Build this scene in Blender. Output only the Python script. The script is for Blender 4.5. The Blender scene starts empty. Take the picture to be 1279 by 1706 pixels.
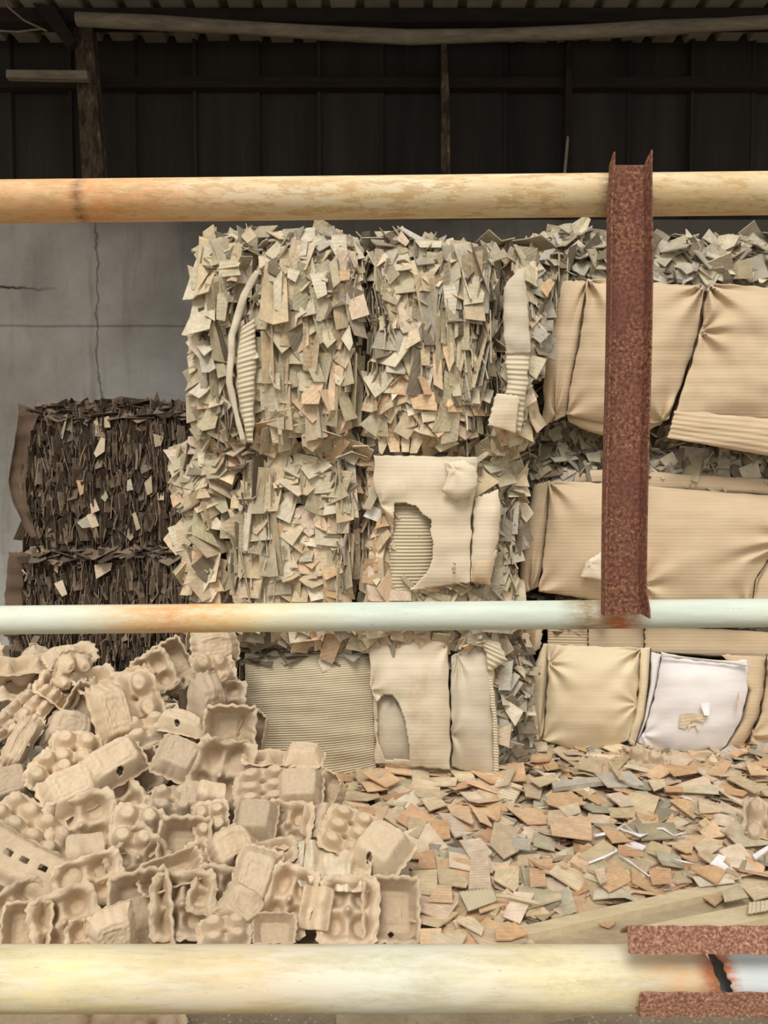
import bpy, math, random
import numpy as np
from mathutils import Vector, Matrix, noise
R = random.Random(7)
SC = bpy.context.scene
COL = SC.collection
F = 1300.0; H = 1.3; PITCH = math.radians(3.0)
CAM = Vector((0, 0, H))
FW = Vector((0, math.cos(PITCH), -math.sin(PITCH))); UP = Vector((0, math.sin(PITCH), math.cos(PITCH)))

# ------------------------------------------------------------------ measuring helpers
def ray(px, py):
    return FW + Vector((1, 0, 0)) * ((px - 639.5) / F) - UP * ((py - 853) / F)
def at(px, py, Y):
    d = ray(px, py); return CAM + d * (Y / d.y)
def at_z(px, py, z):
    d = ray(px, py); return CAM + d * ((z - H) / d.z)
def inpoly(x, y, P):
    c = False; j = len(P) - 1
    for i in range(len(P)):
        xi, yi = P[i]; xj, yj = P[j]
        if (yi > y) != (yj > y) and x < (xj - xi) * (y - yi) / (yj - yi) + xi: c = not c
        j = i
    return c
def lerp_line(pts, v):
    """point at fraction v (by y) along a polyline"""
    L = [0]
    for a, b in zip(pts, pts[1:]): L.append(L[-1] + math.hypot(b[0]-a[0], b[1]-a[1]))
    t = v * L[-1]
    for i in range(len(pts) - 1):
        if t <= L[i+1] + 1e-9:
            k = (t - L[i]) / max(1e-9, L[i+1] - L[i])
            return (pts[i][0] + (pts[i+1][0]-pts[i][0]) * k, pts[i][1] + (pts[i+1][1]-pts[i][1]) * k)
    return pts[-1]
def srgb(r, g, b, a=1.0):
    f = lambda c: (c/255/12.92) if c/255 <= 0.04045 else ((c/255+0.055)/1.055)**2.4
    return (f(r), f(g), f(b), a)
def smooth(a, b, x):
    t = min(1, max(0, (x-a)/(b-a))); return t*t*(3-2*t)

# ------------------------------------------------------------------ object helpers
def tag(o, label=None, cat=None, group=None, kind=None):
    if label: o['label'] = label
    if cat: o['category'] = cat
    if group: o['group'] = group
    if kind: o['kind'] = kind
    return o
def empty(name, loc, label=None, cat=None, group=None):
    o = bpy.data.objects.new(name, None); COL.objects.link(o); o.location = loc; o.empty_display_size = .1
    return tag(o, label, cat, group)
def mesh(name, V, Fc, mat, parent=None, shade=False, uv=None, tint=None):
    me = bpy.data.meshes.new(name); me.from_pydata([tuple(v) for v in V], [], [tuple(f) for f in Fc]); me.update()
    if uv is not None:
        l = me.uv_layers.new(name='UVMap'); idx = np.zeros(len(me.loops), dtype=np.int32)
        me.loops.foreach_get('vertex_index', idx)
        l.data.foreach_set('uv', np.asarray(uv, dtype=np.float32)[idx].ravel())
    if tint is not None:
        a = me.color_attributes.new('tint', 'FLOAT_COLOR', 'POINT')
        a.data.foreach_set('color', np.asarray(tint, dtype=np.float32).ravel())
    if mat: me.materials.append(mat)
    if shade: me.polygons.foreach_set('use_smooth', [True] * len(me.polygons))
    o = bpy.data.objects.new(name, me); COL.objects.link(o)
    if parent is not None:
        o.parent = parent
        o.matrix_parent_inverse = Matrix.Translation(-parent.location)
    return o
def box_geo(x0, x1, y0, y1, z0, z1):
    V = [(x, y, z) for z in (z0, z1) for y in (y0, y1) for x in (x0, x1)]
    return V, [(0,2,3,1), (4,5,7,6), (0,1,5,4), (2,6,7,3), (0,4,6,2), (1,3,7,5)]
def bevel(o, w=.004, seg=2):
    m = o.modifiers.new('bevel', 'BEVEL'); m.width = w; m.segments = seg; m.limit_method = 'ANGLE'
    return o
def tube_geo(pts, r, n=8, cap=True):
    V = []; Fc = []
    for i, p in enumerate(pts):
        p = Vector(p); a = Vector(pts[max(0, i-1)]); b = Vector(pts[min(len(pts)-1, i+1)])
        t = (b - a).normalized(); ref = Vector((0,0,1)) if abs(t.z) < .9 else Vector((1,0,0))
        u = t.cross(ref).normalized(); w = u.cross(t)
        rr = r[i] if isinstance(r, (list, tuple)) else r
        for k in range(n):
            th = 2*math.pi*k/n; V.append(p + (u*math.cos(th) + w*math.sin(th))*rr)
        if i:
            for k in range(n):
                a0 = (i-1)*n+k; a1 = (i-1)*n+(k+1) % n; Fc.append((a0, a1, a1+n, a0+n))
    if cap: Fc.append(tuple(range(n))[::-1]); Fc.append(tuple(range(len(V)-n, len(V))))
    return V, Fc

# ------------------------------------------------------------------ materials
class NT:
    def __init__(s, name, rough=.9, metal=0.0):
        s.m = bpy.data.materials.new(name); s.m.use_nodes = True; s.t = s.m.node_tree
        s.b = s.t.nodes['Principled BSDF']; s.b.inputs['Roughness'].default_value = rough
        s.b.inputs['Metallic'].default_value = metal; s.b.inputs['Specular IOR Level'].default_value = .25
    def n(s, typ, **kw):
        o = s.t.nodes.new(typ)
        for k, v in kw.items():
            if k in o.inputs: o.inputs[k].default_value = v
            else: setattr(o, k, v)
        return o
    def l(s, a, b): s.t.links.new(a, b)
    def co(s, which='Object'): return s.n('ShaderNodeTexCoord').outputs[which]
    def noise(s, co, scale, detail=4, rough=.6, stretch=None):
        if stretch:
            mp = s.n('ShaderNodeMapping'); mp.inputs['Scale'].default_value = stretch; s.l(co, mp.inputs[0]); co = mp.outputs[0]
        q = s.n('ShaderNodeTexNoise', Scale=scale, Detail=detail, Roughness=rough); s.l(co, q.inputs['Vector']); return q.outputs[0]
    def ramp(s, fac, stops):
        r = s.n('ShaderNodeValToRGB'); e = r.color_ramp.elements
        while len(e) < len(stops): e.new(.5)
        for i, (p, c) in enumerate(stops):
            e[i].position = p; e[i].color = c if len(c) == 4 else (*c, 1)
        s.l(fac, r.inputs[0]); return r.outputs[0]
    def mix(s, fac, a, b, mode='MIX'):
        q = s.n('ShaderNodeMix', data_type='RGBA', blend_type=mode)
        for sock, v in ((q.inputs[0], fac), (q.inputs[6], a), (q.inputs[7], b)):
            if hasattr(v, 'is_output') or isinstance(v, bpy.types.NodeSocket): s.l(v, sock)
            else: sock.default_value = v
        return q.outputs[2]
    def math(s, op, a, b=None, clamp=False):
        q = s.n('ShaderNodeMath', operation=op, use_clamp=clamp)
        for i, v in enumerate((a, b)):
            if v is None: continue
            if isinstance(v, bpy.types.NodeSocket): s.l(v, q.inputs[i])
            else: q.inputs[i].default_value = v
        return q.outputs[0]
    def band(s, v, c, w):
        """1 near c, fading to 0 at distance w"""
        d = s.math('ABSOLUTE', s.math('SUBTRACT', v, c)); return s.math('SUBTRACT', 1.0, s.math('DIVIDE', d, w), clamp=True)
    def bump(s, h, strength=.5, dist=.002, prev=None):
        q = s.n('ShaderNodeBump', Strength=strength, Distance=dist); s.l(h, q.inputs['Height'])
        if prev is not None: s.l(prev, q.inputs['Normal'])
        s.l(q.outputs[0], s.b.inputs['Normal']); return q.outputs[0]
    def color(s, c): s.l(c, s.b.inputs['Base Color']); return s

def W(v): return (v, v, v, 1)
def flake_mat(name, use_obj):
    t = NT(name, .92); uv = t.co('UV')
    if use_obj: base = t.n('ShaderNodeObjectInfo').outputs['Color']
    else:
        a = t.n('ShaderNodeVertexColor'); a.layer_name = 'tint'; base = a.outputs[0]
    co = t.co('Object')
    n1 = t.noise(uv, 1.7, 4); n2 = t.noise(co, 60, 3)
    c = t.mix(1.0, base, t.ramp(n1, [(.3, W(.78)), (.7, W(1.12))]), 'MULTIPLY')
    c = t.mix(1.0, c, t.ramp(n2, [(.3, W(.86)), (.65, W(1.06))]), 'MULTIPLY')
    t.color(c)
    w = t.n('ShaderNodeTexWave', bands_direction='Y', Scale=2.1, Distortion=.4, Detail=1.0); t.l(uv, w.inputs[0])
    b = t.bump(w.outputs['Fac'], .35, .0018); t.bump(t.noise(co, 220, 2), .25, .001, b)
    return t.m
M = {}
M['flake'] = flake_mat('cardboard_piece', True)
M['flakes'] = flake_mat('cardboard_pieces', False)
def sheet_mat(name, c0, c1, pitch=.0075, st=.25, fuzz=.2, stain=None):
    t = NT(name, .9); uv = t.co('UV'); co = t.co('Object')
    n = t.noise(co, 3.0, 5, .6); c = t.ramp(n, [(.3, c0), (.7, c1)])
    f = t.noise(uv, 90, 3, .7, (.05, 1, 1)); c = t.mix(1.0, c, t.ramp(f, [(.3, W(.93)), (.7, W(1.04))]), 'MULTIPLY')
    if stain:
        s_ = t.noise(co, 5.5, 6, .65, (1, 1, .6)); c = t.mix(t.ramp(s_, [(.56, W(0)), (.74, W(.8))]), c, stain)
    t.color(c)
    w = t.n('ShaderNodeTexWave', bands_direction='Y', Scale=1.0/(pitch*20)*math.pi*2/2, Distortion=.15, Detail=0.0); t.l(uv, w.inputs[0])
    b = t.bump(w.outputs['Fac'], st, .0016); b = t.bump(t.noise(co, 30, 4), fuzz, .004, b)
    return t.m
KRAFT0, KRAFT1 = srgb(192, 168, 136), srgb(208, 186, 154)
M['kraft'] = sheet_mat('kraft_board', KRAFT0, KRAFT1)
M['cream'] = sheet_mat('cream_board', srgb(210, 190, 156), srgb(222, 205, 173), st=.06)
M['pale'] = sheet_mat('pale_board', srgb(204, 188, 160), srgb(222, 208, 182), st=.2, stain=srgb(190, 160, 122))
M['grey_board'] = sheet_mat('weathered_board', srgb(190, 176, 152), srgb(214, 202, 180), st=.12, stain=srgb(178, 148, 112))
M['white_board'] = sheet_mat('white_coated_board', srgb(216, 208, 204), srgb(230, 224, 219), st=.04)
M['ribbed'] = sheet_mat('corrugated_medium', srgb(192, 178, 150), srgb(210, 198, 170), st=.0)
M['dark_board'] = sheet_mat('dark_brown_board', srgb(92, 74, 60), srgb(114, 94, 76), st=.1)
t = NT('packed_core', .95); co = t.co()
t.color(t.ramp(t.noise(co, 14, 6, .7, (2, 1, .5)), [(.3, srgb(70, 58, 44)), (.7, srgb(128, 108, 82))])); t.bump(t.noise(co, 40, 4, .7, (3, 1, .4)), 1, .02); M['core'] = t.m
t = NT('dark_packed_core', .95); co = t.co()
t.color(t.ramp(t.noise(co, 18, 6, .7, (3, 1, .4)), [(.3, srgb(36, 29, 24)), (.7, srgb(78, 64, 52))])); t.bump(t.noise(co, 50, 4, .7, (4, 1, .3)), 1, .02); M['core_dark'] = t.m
# moulded pulp
t = NT('moulded_pulp', .95); co = t.co(); oi = t.n('ShaderNodeObjectInfo').outputs['Color']
c = t.mix(1.0, oi, t.ramp(t.noise(co, 28, 6, .7), [(.3, W(.86)), (.7, W(1.08))]), 'MULTIPLY')
c = t.mix(1.0, c, t.ramp(t.noise(co, 400, 2, .6), [(.35, W(.9)), (.6, W(1.03))]), 'MULTIPLY'); t.color(c)
b = t.bump(t.noise(co, 90, 5, .7), .5, .0025); t.bump(t.noise(co, 500, 2), .3, .0008, b); M['pulp'] = t.m
# baling wire
t = NT('baling_wire', .6, .6); t.color(t.ramp(t.noise(t.co(), 60, 2), [(.4, srgb(60, 48, 40)), (.6, srgb(100, 84, 70))])); M['wire'] = t.m

def fx(px, Y): return at(px, 853, Y).x
# pipes : painted steel with stains placed along X
def pipe_mat(name, light, light2, rusts, grain=(1, 8, 8), Y=1.5, extra=None, base_mix=(.35, .65), flake=None):
    t = NT(name, .55); t.b.inputs['Specular IOR Level'].default_value = .35
    co = t.co(); sep = t.n('ShaderNodeSeparateXYZ'); t.l(co, sep.inputs[0]); X = sep.outputs[0]
    c = t.ramp(t.noise(co, 5, 6, .65, grain), [(base_mix[0], light), (base_mix[1], light2)])
    st = t.noise(co, 9, 8, .72, grain); fine = t.noise(co, 45, 6, .75, (1, 2.5, 2.5))
    for (pc, pw, colr, amt) in rusts:
        m = t.band(X, fx(pc, Y), pw * Y / F)
        m = t.math('MULTIPLY', m, amt)
        k = t.math('ADD', t.math('MULTIPLY', st, .5), t.math('MULTIPLY', fine, .5))
        m = t.math('MULTIPLY', m, t.math('MULTIPLY', t.math('SUBTRACT', k, .33), 4.0, clamp=True), clamp=True)
        c = t.mix(m, c, colr)
    if flake:
        c = t.mix(t.ramp(t.noise(co, 26, 8, .8, (.6, 2.2, 2.2)), flake[0]), c, flake[1])
    spk = t.noise(co, 130, 3, .6, (.4, 1.5, 1.5)); c = t.mix(t.ramp(spk, [(.66, W(0)), (.76, W(.5))]), c, srgb(150, 118, 84))
    t.color(c); b = t.bump(t.noise(co, 70, 6, .7, (.5, 1.5, 1.5)), .35, .0015); t.bump(fine, .25, .002, b)
    return t.m
M['pipe_top'] = pipe_mat('weathered_yellow_paint', srgb(208, 180, 132), srgb(218, 206, 176),
    [(170, 330, srgb(214, 146, 84), 1.1), (60, 160, srgb(206, 160, 110), .7), (150, 16, srgb(90, 44, 30), .9), (1000, 22, srgb(96, 62, 44), 1.3), (1180, 260, srgb(196, 168, 120), .8)],
    flake=([(.5, W(0)), (.56, W(.8))], srgb(186, 152, 102)))
M['pipe_mid'] = pipe_mat('pale_green_paint', srgb(188, 198, 184), srgb(208, 212, 196),
    [(330, 260, srgb(222, 196, 132), 1.3), (290, 150, srgb(202, 134, 84), .9), (1030, 52, srgb(176, 104, 58), 1.7), (0, 160, srgb(214, 216, 190), .8), (975, 50, srgb(150, 126, 88), 1.2)])
M['pipe_low'] = pipe_mat('cream_paint', srgb(182, 171, 138), srgb(206, 200, 182),
    [(380, 260, srgb(222, 196, 148), .7), (950, 260, srgb(220, 206, 164), 1.0), (1130, 90, srgb(214, 176, 128), 1.2), (1190, 34, srgb(176, 112, 76), 1.5), (90, 200, srgb(226, 208, 150), .9), (640, 200, srgb(210, 210, 190), .8)], base_mix=(.44, .58), grain=(.8, 5, 5))
M['pipe_end'] = pipe_mat('white_paint', srgb(196, 202, 202), srgb(212, 214, 210), [(1205, 32, srgb(186, 118, 76), 1.8)])
t = NT('rusty_steel', .85, .15); co = t.co()
v = t.n('ShaderNodeTexVoronoi', Scale=150); t.l(co, v.inputs['Vector'])
c = t.ramp(t.noise(co, 140, 5, .7), [(.36, srgb(74, 44, 36)), (.5, srgb(128, 84, 66)), (.64, srgb(182, 134, 102))])
c = t.mix(.35, c, t.ramp(v.outputs['Distance'], [(.1, srgb(178, 130, 98)), (.6, srgb(84, 50, 42))]))
c = t.mix(t.ramp(t.noise(co, 9, 5, .6), [(.42, W(0)), (.66, W(.7))]), c, srgb(112, 70, 60)); t.color(c)
t.bump(t.noise(co, 220, 5, .7), .7, .0018); M['rust'] = t.m
t = NT('bright_rust', .9, .1); co = t.co()
t.color(t.ramp(t.noise(co, 170, 5, .7), [(.36, srgb(112, 74, 58)), (.5, srgb(150, 106, 86)), (.64, srgb(194, 154, 128))])); t.bump(t.noise(co, 240, 5, .7), .8, .002); M['rust_bright'] = t.m
# setting
t = NT('concrete_render', .9); co = t.co()
big = t.noise(co, .9, 6, .62); c = t.ramp(big, [(.32, srgb(144, 139, 130)), (.52, srgb(182, 178, 169)), (.7, srgb(208, 204, 195))])
c = t.mix(t.ramp(t.noise(co, 2.2, 7, .7, (3, 1, .35)), [(.52, W(0)), (.75, W(.6))]), c, srgb(112, 105, 94))
c = t.mix(t.ramp(t.noise(co, 22, 6, .75, (.5, 1, 2)), [(.55, W(0)), (.75, W(.35))]), c, srgb(186, 184, 178))
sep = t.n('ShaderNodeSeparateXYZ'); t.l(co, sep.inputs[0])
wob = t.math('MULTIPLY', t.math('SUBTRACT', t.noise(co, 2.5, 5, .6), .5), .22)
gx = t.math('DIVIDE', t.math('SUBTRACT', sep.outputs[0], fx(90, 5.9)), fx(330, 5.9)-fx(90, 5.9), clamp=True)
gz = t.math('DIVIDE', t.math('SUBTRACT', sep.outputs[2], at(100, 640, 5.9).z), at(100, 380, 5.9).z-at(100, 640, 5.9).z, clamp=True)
shade_grime = t.math('MULTIPLY', t.math('ADD', t.math('MULTIPLY', gx, gz), t.math('MULTIPLY', t.math('SUBTRACT', t.noise(co, 1.6, 6, .65), .5), .6)), 1.0, clamp=True)  # darker toward the upper right: roof shade and grime mixed into the wall colour
c = t.mix(t.math('MULTIPLY', shade_grime, .85), c, srgb(74, 68, 60))
mk = t.band(t.math('ADD', sep.outputs[0], wob), fx(171, 5.9), .012); c = t.mix(t.math('MULTIPLY', mk, .7), c, srgb(56, 52, 46))
mk = t.band(t.math('ADD', sep.outputs[2], t.math('MULTIPLY', wob, .15)), at(100, 543, 5.9).z, .015); c = t.mix(t.math('MULTIPLY', mk, .55), c, srgb(72, 68, 60))
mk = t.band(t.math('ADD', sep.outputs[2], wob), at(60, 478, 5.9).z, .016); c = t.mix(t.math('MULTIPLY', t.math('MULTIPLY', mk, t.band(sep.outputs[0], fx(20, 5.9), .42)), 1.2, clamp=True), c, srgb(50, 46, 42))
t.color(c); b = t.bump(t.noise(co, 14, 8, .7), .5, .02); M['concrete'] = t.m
t = NT('old_dark_sheeting', .8); co = t.co()
c = t.ramp(t.noise(co, 1.3, 6, .6, (3, 1, .3)), [(.3, srgb(30, 27, 24)), (.7, srgb(54, 49, 44))])
c = t.mix(t.ramp(t.noise(co, 6, 6, .7, (6, 1, .25)), [(.6, W(0)), (.8, W(.5))]), c, srgb(78, 70, 60)); t.color(c); M['sheeting'] = t.m
t = NT('dull_roof_sheet', .7, .2); co = t.co()
t.color(t.ramp(t.noise(co, 3, 6, .65), [(.3, srgb(120, 114, 104)), (.7, srgb(156, 150, 140))])); M['roof'] = t.m
t = NT('dark_timber', .9); co = t.co()
t.color(t.ramp(t.noise(co, 4, 7, .7, (1, 1, 6)), [(.3, srgb(26, 21, 17)), (.7, srgb(46, 38, 30))])); t.bump(t.noise(co, 20, 5), .5, .01); M['dark_timber'] = t.m
t = NT('grey_timber', .9); co = t.co()
t.color(t.ramp(t.noise(co, 5, 7, .7, (1, 5, 5)), [(.3, srgb(96, 88, 76)), (.7, srgb(140, 130, 114))])); t.bump(t.noise(co, 20, 5), .5, .01); M['grey_timber'] = t.m
t = NT('rotten_post', .9); co = t.co()
t.color(t.ramp(t.noise(co, 7, 7, .7, (3, 3, 1)), [(.4, srgb(48, 40, 32)), (.6, srgb(92, 80, 62)), (.72, srgb(160, 140, 108))])); t.bump(t.noise(co, 20, 5), .5, .01); M['post'] = t.m
t = NT('dirty_ground', .95); co = t.co()
c = t.ramp(t.noise(co, 5, 8, .7), [(.3, srgb(118, 104, 84)), (.7, srgb(166, 150, 126))])
v = t.n('ShaderNodeTexVoronoi', Scale=70); t.l(co, v.inputs['Vector'])
c = t.mix(t.ramp(v.outputs['Distance'], [(.12, W(.7)), (.3, W(0))]), c, srgb(206, 196, 180))
c = t.mix(t.ramp(t.noise(co, 160, 4, .7), [(.5, W(0)), (.7, W(.6))]), c, srgb(88, 78, 64)); t.color(c)
t.bump(t.noise(co, 110, 6, .75), .8, .008); M['ground'] = t.m
t = NT('worn_sill_concrete', .92); co = t.co()
c = t.ramp(t.noise(co, 4, 8, .7, (1, 3, 1)), [(.3, srgb(146, 128, 100)), (.7, srgb(186, 170, 140))])
c = t.mix(t.ramp(t.noise(co, 70, 5, .75), [(.56, W(0)), (.72, W(.5))]), c, srgb(112, 98, 78))
c = t.mix(t.ramp(t.noise(co, 2.2, 5, .7), [(.52, W(0)), (.7, W(.5))]), c, srgb(120, 106, 84)); t.color(c)
t.bump(t.noise(co, 60, 6, .7), .6, .006); M['sill'] = t.m
t = NT('pale_sill_edge', .92); co = t.co()
t.color(t.ramp(t.noise(co, 9, 8, .7, (1, 4, 1)), [(.3, srgb(186, 168, 134)), (.7, srgb(210, 194, 160))])); t.bump(t.noise(co, 60, 6, .7), .6, .005); M['sill_edge'] = t.m
t = NT('white_plastic', .5); t.color(t.ramp(t.noise(t.co(), 20, 3), [(.3, srgb(216, 212, 212)), (.7, srgb(240, 238, 238))])); M['plastic'] = t.m
t = NT('print_ink', .8); t.b.inputs['Base Color'].default_value = srgb(84, 62, 44); M['ink'] = t.m

# ------------------------------------------------------------------ setting
def slab(name, x0, x1, y0, y1, z0, z1, mat, kind='structure'):
    V, Fc = box_geo(x0, x1, y0, y1, z0, z1); o = mesh(name, V, Fc, mat); tag(o, kind=kind); return o
slab('floor', -14, 14, -12, 6.0, -.3, -.03, M['ground'])
WY = 5.9
ztop = at(640, 366, WY).z
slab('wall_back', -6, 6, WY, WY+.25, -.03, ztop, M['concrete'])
# upper wall: overlapping sheets standing on the concrete wall
segs = []; x = -6.0; k = 0
V = []; Fc = []
gapL, gapR = fx(612, WY), fx(842, WY); zgap = at(700, 40, WY).z; zlow = at(700, 50, WY).z
while x < 6:
    w = .46; x1 = x + w
    top = zlow if (gapL < x + .1 and x1 < gapR + .1) else zgap + .2
    yy = WY + .05 + (k % 2) * .022
    v, f = box_geo(x - .02, x1 + .02, yy, yy + .018, ztop - .1, top)
    n0 = len(V); V += v; Fc += [tuple(i + n0 for i in q) for q in f]
    # rib at the lap
    v, f = box_geo(x - .012, x + .012, yy - .03, yy, ztop - .05, top); n0 = len(V); V += v; Fc += [tuple(i + n0 for i in q) for q in f]
    x = x1; k += 1
tag(mesh('wall_upper', V, Fc, M['sheeting']), kind='structure')
# roof: trapezoid ribbed sheet over the store
V = []; Fc = []; p = .235; ys = (2.5, 6.3); x = -6.0; prof = []
while x < 6:
    prof += [(x, 0), (x + .155, 0), (x + .175, .05), (x + .215, .05)]; x += p
zr = at(640, 19, 5.6).z
for y in ys:
    for (a, b) in prof: V.append((a, y, zr + b + (5.6 - y) * .035))
n = len(prof)
for i in range(n - 1): Fc.append((i, i+1, i+1+n, i+n))
rf = mesh('ceiling', V, Fc, M['roof']); tag(rf, kind='structure')
m = rf.modifiers.new('solid', 'SOLIDIFY'); m.thickness = .006; m.offset = 1
slab('trim_1', -6, 6, 5.55, 5.68, at(640, 43, 5.6).z, zr - .005, M['dark_timber'])
# purlin along the wall
slab('trim_2', -6, 6, WY - .04, WY + .03, at(640, 150, WY).z, at(640, 132, WY).z, M['dark_timber'])

def solid_poly(name, P3, th, mat, parent=None, nrm=None, uvs=None):
    """a flat plate with the outline P3 and a thickness"""
    P3 = [Vector(p) for p in P3]; n = len(P3)
    if nrm is None:
        nrm = Vector((0, 0, 0))
        for i in range(n): nrm += (P3[i] - P3[0]).cross(P3[(i+1) % n] - P3[0])
        nrm.normalize()
    V = list(P3) + [p - nrm * th for p in P3]
    Fc = [tuple(range(n)), tuple(range(2*n-1, n-1, -1))] + [(i, i+n, (i+1) % n+n, (i+1) % n) for i in range(n)]
    a = (P3[1] - P3[0]).normalized(); b = nrm.cross(a)
    uv = [((p - P3[0]).dot(a) * 10, (p - P3[0]).dot(b) * 10) for p in V]
    return mesh(name, V, Fc, mat, parent, uv=uv)

# sagging pole under the beam
pts = []
for px, py in ((128, 32), (260, 38), (400, 46), (540, 55), (680, 62), (820, 59), (960, 54), (1100, 46), (1200, 41), (1330, 34), (1500, 26)):
    pts.append(at(px, py, 5.42))
V, Fc = tube_geo(pts, [.045 + .004*math.sin(i*2.1) for i in range(len(pts))], 10)
tag(mesh('sagging_pole', V, Fc, M['grey_timber'], shade=True), 'grey sagging timber pole hanging below the dark roof beam', 'pole')
# left roof post with bracket board
r0 = at(150, 300, 5.7); root = empty('roof_post', (r0.x, 5.7, ztop), 'weathered timber roof post rising from the concrete wall at left', 'post', 'roof posts above the wall')
o = solid_poly('shaft', [at(140, 358, 5.62), at(178, 358, 5.62), at(152, 30, 5.62), at(122, 30, 5.62)], .09, M['post'], root); 
o = solid_poly('knee_brace', [at(60, 14, 5.55), at(96, 18, 5.55), at(132, 76, 5.55), at(118, 86, 5.55)], .06, M['dark_timber'], root)
o = solid_poly('rail_board', [at(10, 116, 5.5), at(10, 129, 5.5), at(146, 132, 5.5), at(144, 117, 5.5)], .05, M['grey_timber'], root)
r0 = at(742, 300, 5.8); root = empty('roof_post', (r0.x, 5.8, ztop), 'thin rotten post with pale flaking patches behind the top pipe', 'post', 'roof posts above the wall')
solid_poly('shaft', [at(735, 358, 5.78), at(751, 358, 5.78), at(748, 150, 5.78), at(744, 72, 5.78), at(735, 72, 5.78)], .06, M['post'], root)
r0 = at(945, 300, 5.8); root = empty('roof_post', (r0.x, 5.8, ztop), 'slim dark post with a pale split, left of the rusty channel', 'post', 'roof posts above the wall')
solid_poly('shaft', [at(938, 358, 5.8), at(954, 358, 5.8), at(952, 72, 5.8), at(944, 72, 5.8)], .05, M['dark_timber'], root)
solid_poly('pale_split', [at(938, 290, 5.76), at(943, 290, 5.76), at(948, 228, 5.76), at(944, 226, 5.76)], .01, M['grey_timber'], root)
for i, (pp, lb) in enumerate((([(8, -8), (14, 12), (40, 34), (78, 52)], 'thin bent wire hanging at the upper left corner, lower of two'), ([(-20, 50), (30, 53), (70, 48)], 'thin pale wire running level at the left edge'))):
    V, Fc = tube_geo([at(a, b, 5.4) for a, b in pp], .007, 6); tag(mesh('hanging_wire', V, Fc, M['grey_timber'], shade=True), lb, 'wire')

# ------------------------------------------------------------------ fence: pipes, channel post, angle irons
PY = 1.5
def pipe(name, pl, pr, wpx, mat, label, y=PY, bulge=0.0, parent=None, ext=400):
    (x0, y0), (x1, y1) = pl, pr; pts = []; n = 40
    sl = (y1 - y0) / (x1 - x0)
    for i in range(n + 1):
        x = x0 - ext + (x1 - x0 + 2*ext) * i / n
        py = y0 + sl * (x - x0) - bulge * (1 - ((x - 640) / 640) ** 2)
        pts.append(at(x, py, y))
    el = math.cos(math.atan(abs((y0 - 785) / F)))
    V, Fc = tube_geo(pts, wpx / 2 * y / F * el * 1.0, 40)
    o = mesh(name, V, Fc, mat, parent, shade=True)
    if label: tag(o, label, 'pipe')
    return o
pipe('fence_pipe', (0, 336), (1279, 322), 71, M['pipe_top'], 'thick weathered yellow pipe, topmost of the three fence pipes')
pipe('fence_pipe', (0, 1033), (1279, 1021), 49, M['pipe_mid'], 'slim pale green pipe, middle of the three fence pipes')
root = empty('fence_pipe', at(640, 1630, PY), 'thickest cream painted pipe, lowest of the three fence pipes, cracked at right', 'pipe')
rad = 121/2 * PY / F * .86
def seg_pipe(x0, x1, mat, nm, cut0=None, cut1=None):
    n = 60; N = 96; V = []; Fc = []
    for i in range(n + 1):
        for k in range(N):
            th = 2*math.pi*k/N; y = math.cos(th); z = math.sin(th)
            a = x0 + (cut0(z) if cut0 else 0); b = x1 + (cut1(z) if cut1 else 0)
            px = a + (b - a) * (i / n); p = at(px, 1630, PY)
            V.append((p.x, p.y + y * rad, p.z + z * rad))
    for i in range(n):
        for k in range(N):
            Fc.append((i*N+k, i*N+(k+1) % N, (i+1)*N+(k+1) % N, (i+1)*N+k))
    o = mesh(nm, V, Fc, mat, root, shade=True); m = o.modifiers.new('wall', 'SOLIDIFY'); m.thickness = .005; m.offset = -1
    return o
def crack(w):
    # the crack opens in the upper front part and closes below
    def f(z):
        return (11 if w else -11) * smooth(-.7, .3, z) * .85 - 14 * z + 1.5*math.sin(z*17) + (2*math.sin(z*31) if w else 0)
    return f
seg_pipe(-400, 1193, M['pipe_low'], 'pipe_section', None, crack(0))
seg_pipe(1193, 1700, M['pipe_end'], 'pipe_end_section', crack(1), None)
# rusty channel, flanges towards the viewer
zt, zb = at(1037, 270, 1.44).z, at(1035, 1024, 1.44).z
yw = PY - .052
xl, xr = fx(1003, yw), fx(1068, yw)
fl = .028; tk = .0045
V = []; Fc = []; N = 60
def sect(z, tt):
    wob = .0012*math.sin(z*9); fx_ = 0
    lo = 1 - smooth(0, .06, z - zb)
    a = xl + wob + (.004 if z > zt - .1 else 0)*smooth(zt-.1, zt, z); b = xr + wob - .003*smooth(zt-.2, zt, z) + .006*lo
    y0 = yw; y1 = yw - fl
    return [(a, y1), (a, y0), (b, y0), (b + .004, y1 - .004*lo), (b + .004 - tk*.6, y1 - .004*lo), (b - tk, y0 - tk), (a + tk, y0 - tk), (a + tk*.7, y1)]
for i in range(N + 1):
    z = zb + (zt - zb) * i / N
    s = sect(z, i / N); zz = z
    for j, (a, b) in enumerate(s):
        e = 0
        if i == N: e = {0: .010, 7: .010, 3: .014, 4: .014}.get(j, -.004 + .002*math.sin(j))
        if i == 0: e = {3: -.003, 4: -.003}.get(j, 0)
        V.append((a, b, zz + e))
for i in range(N):
    for j in range(8): Fc.append((i*8+j, i*8+(j+1) % 8, (i+1)*8+(j+1) % 8, (i+1)*8+j))
Fc.append(tuple(range(8))); Fc.append(tuple(range(N*8+7, N*8-1, -1)))
ch = mesh('steel_channel', V, Fc, M['rust']); tag(ch, 'rusty upright steel channel fixed across the two upper fence pipes', 'steel channel')
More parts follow.
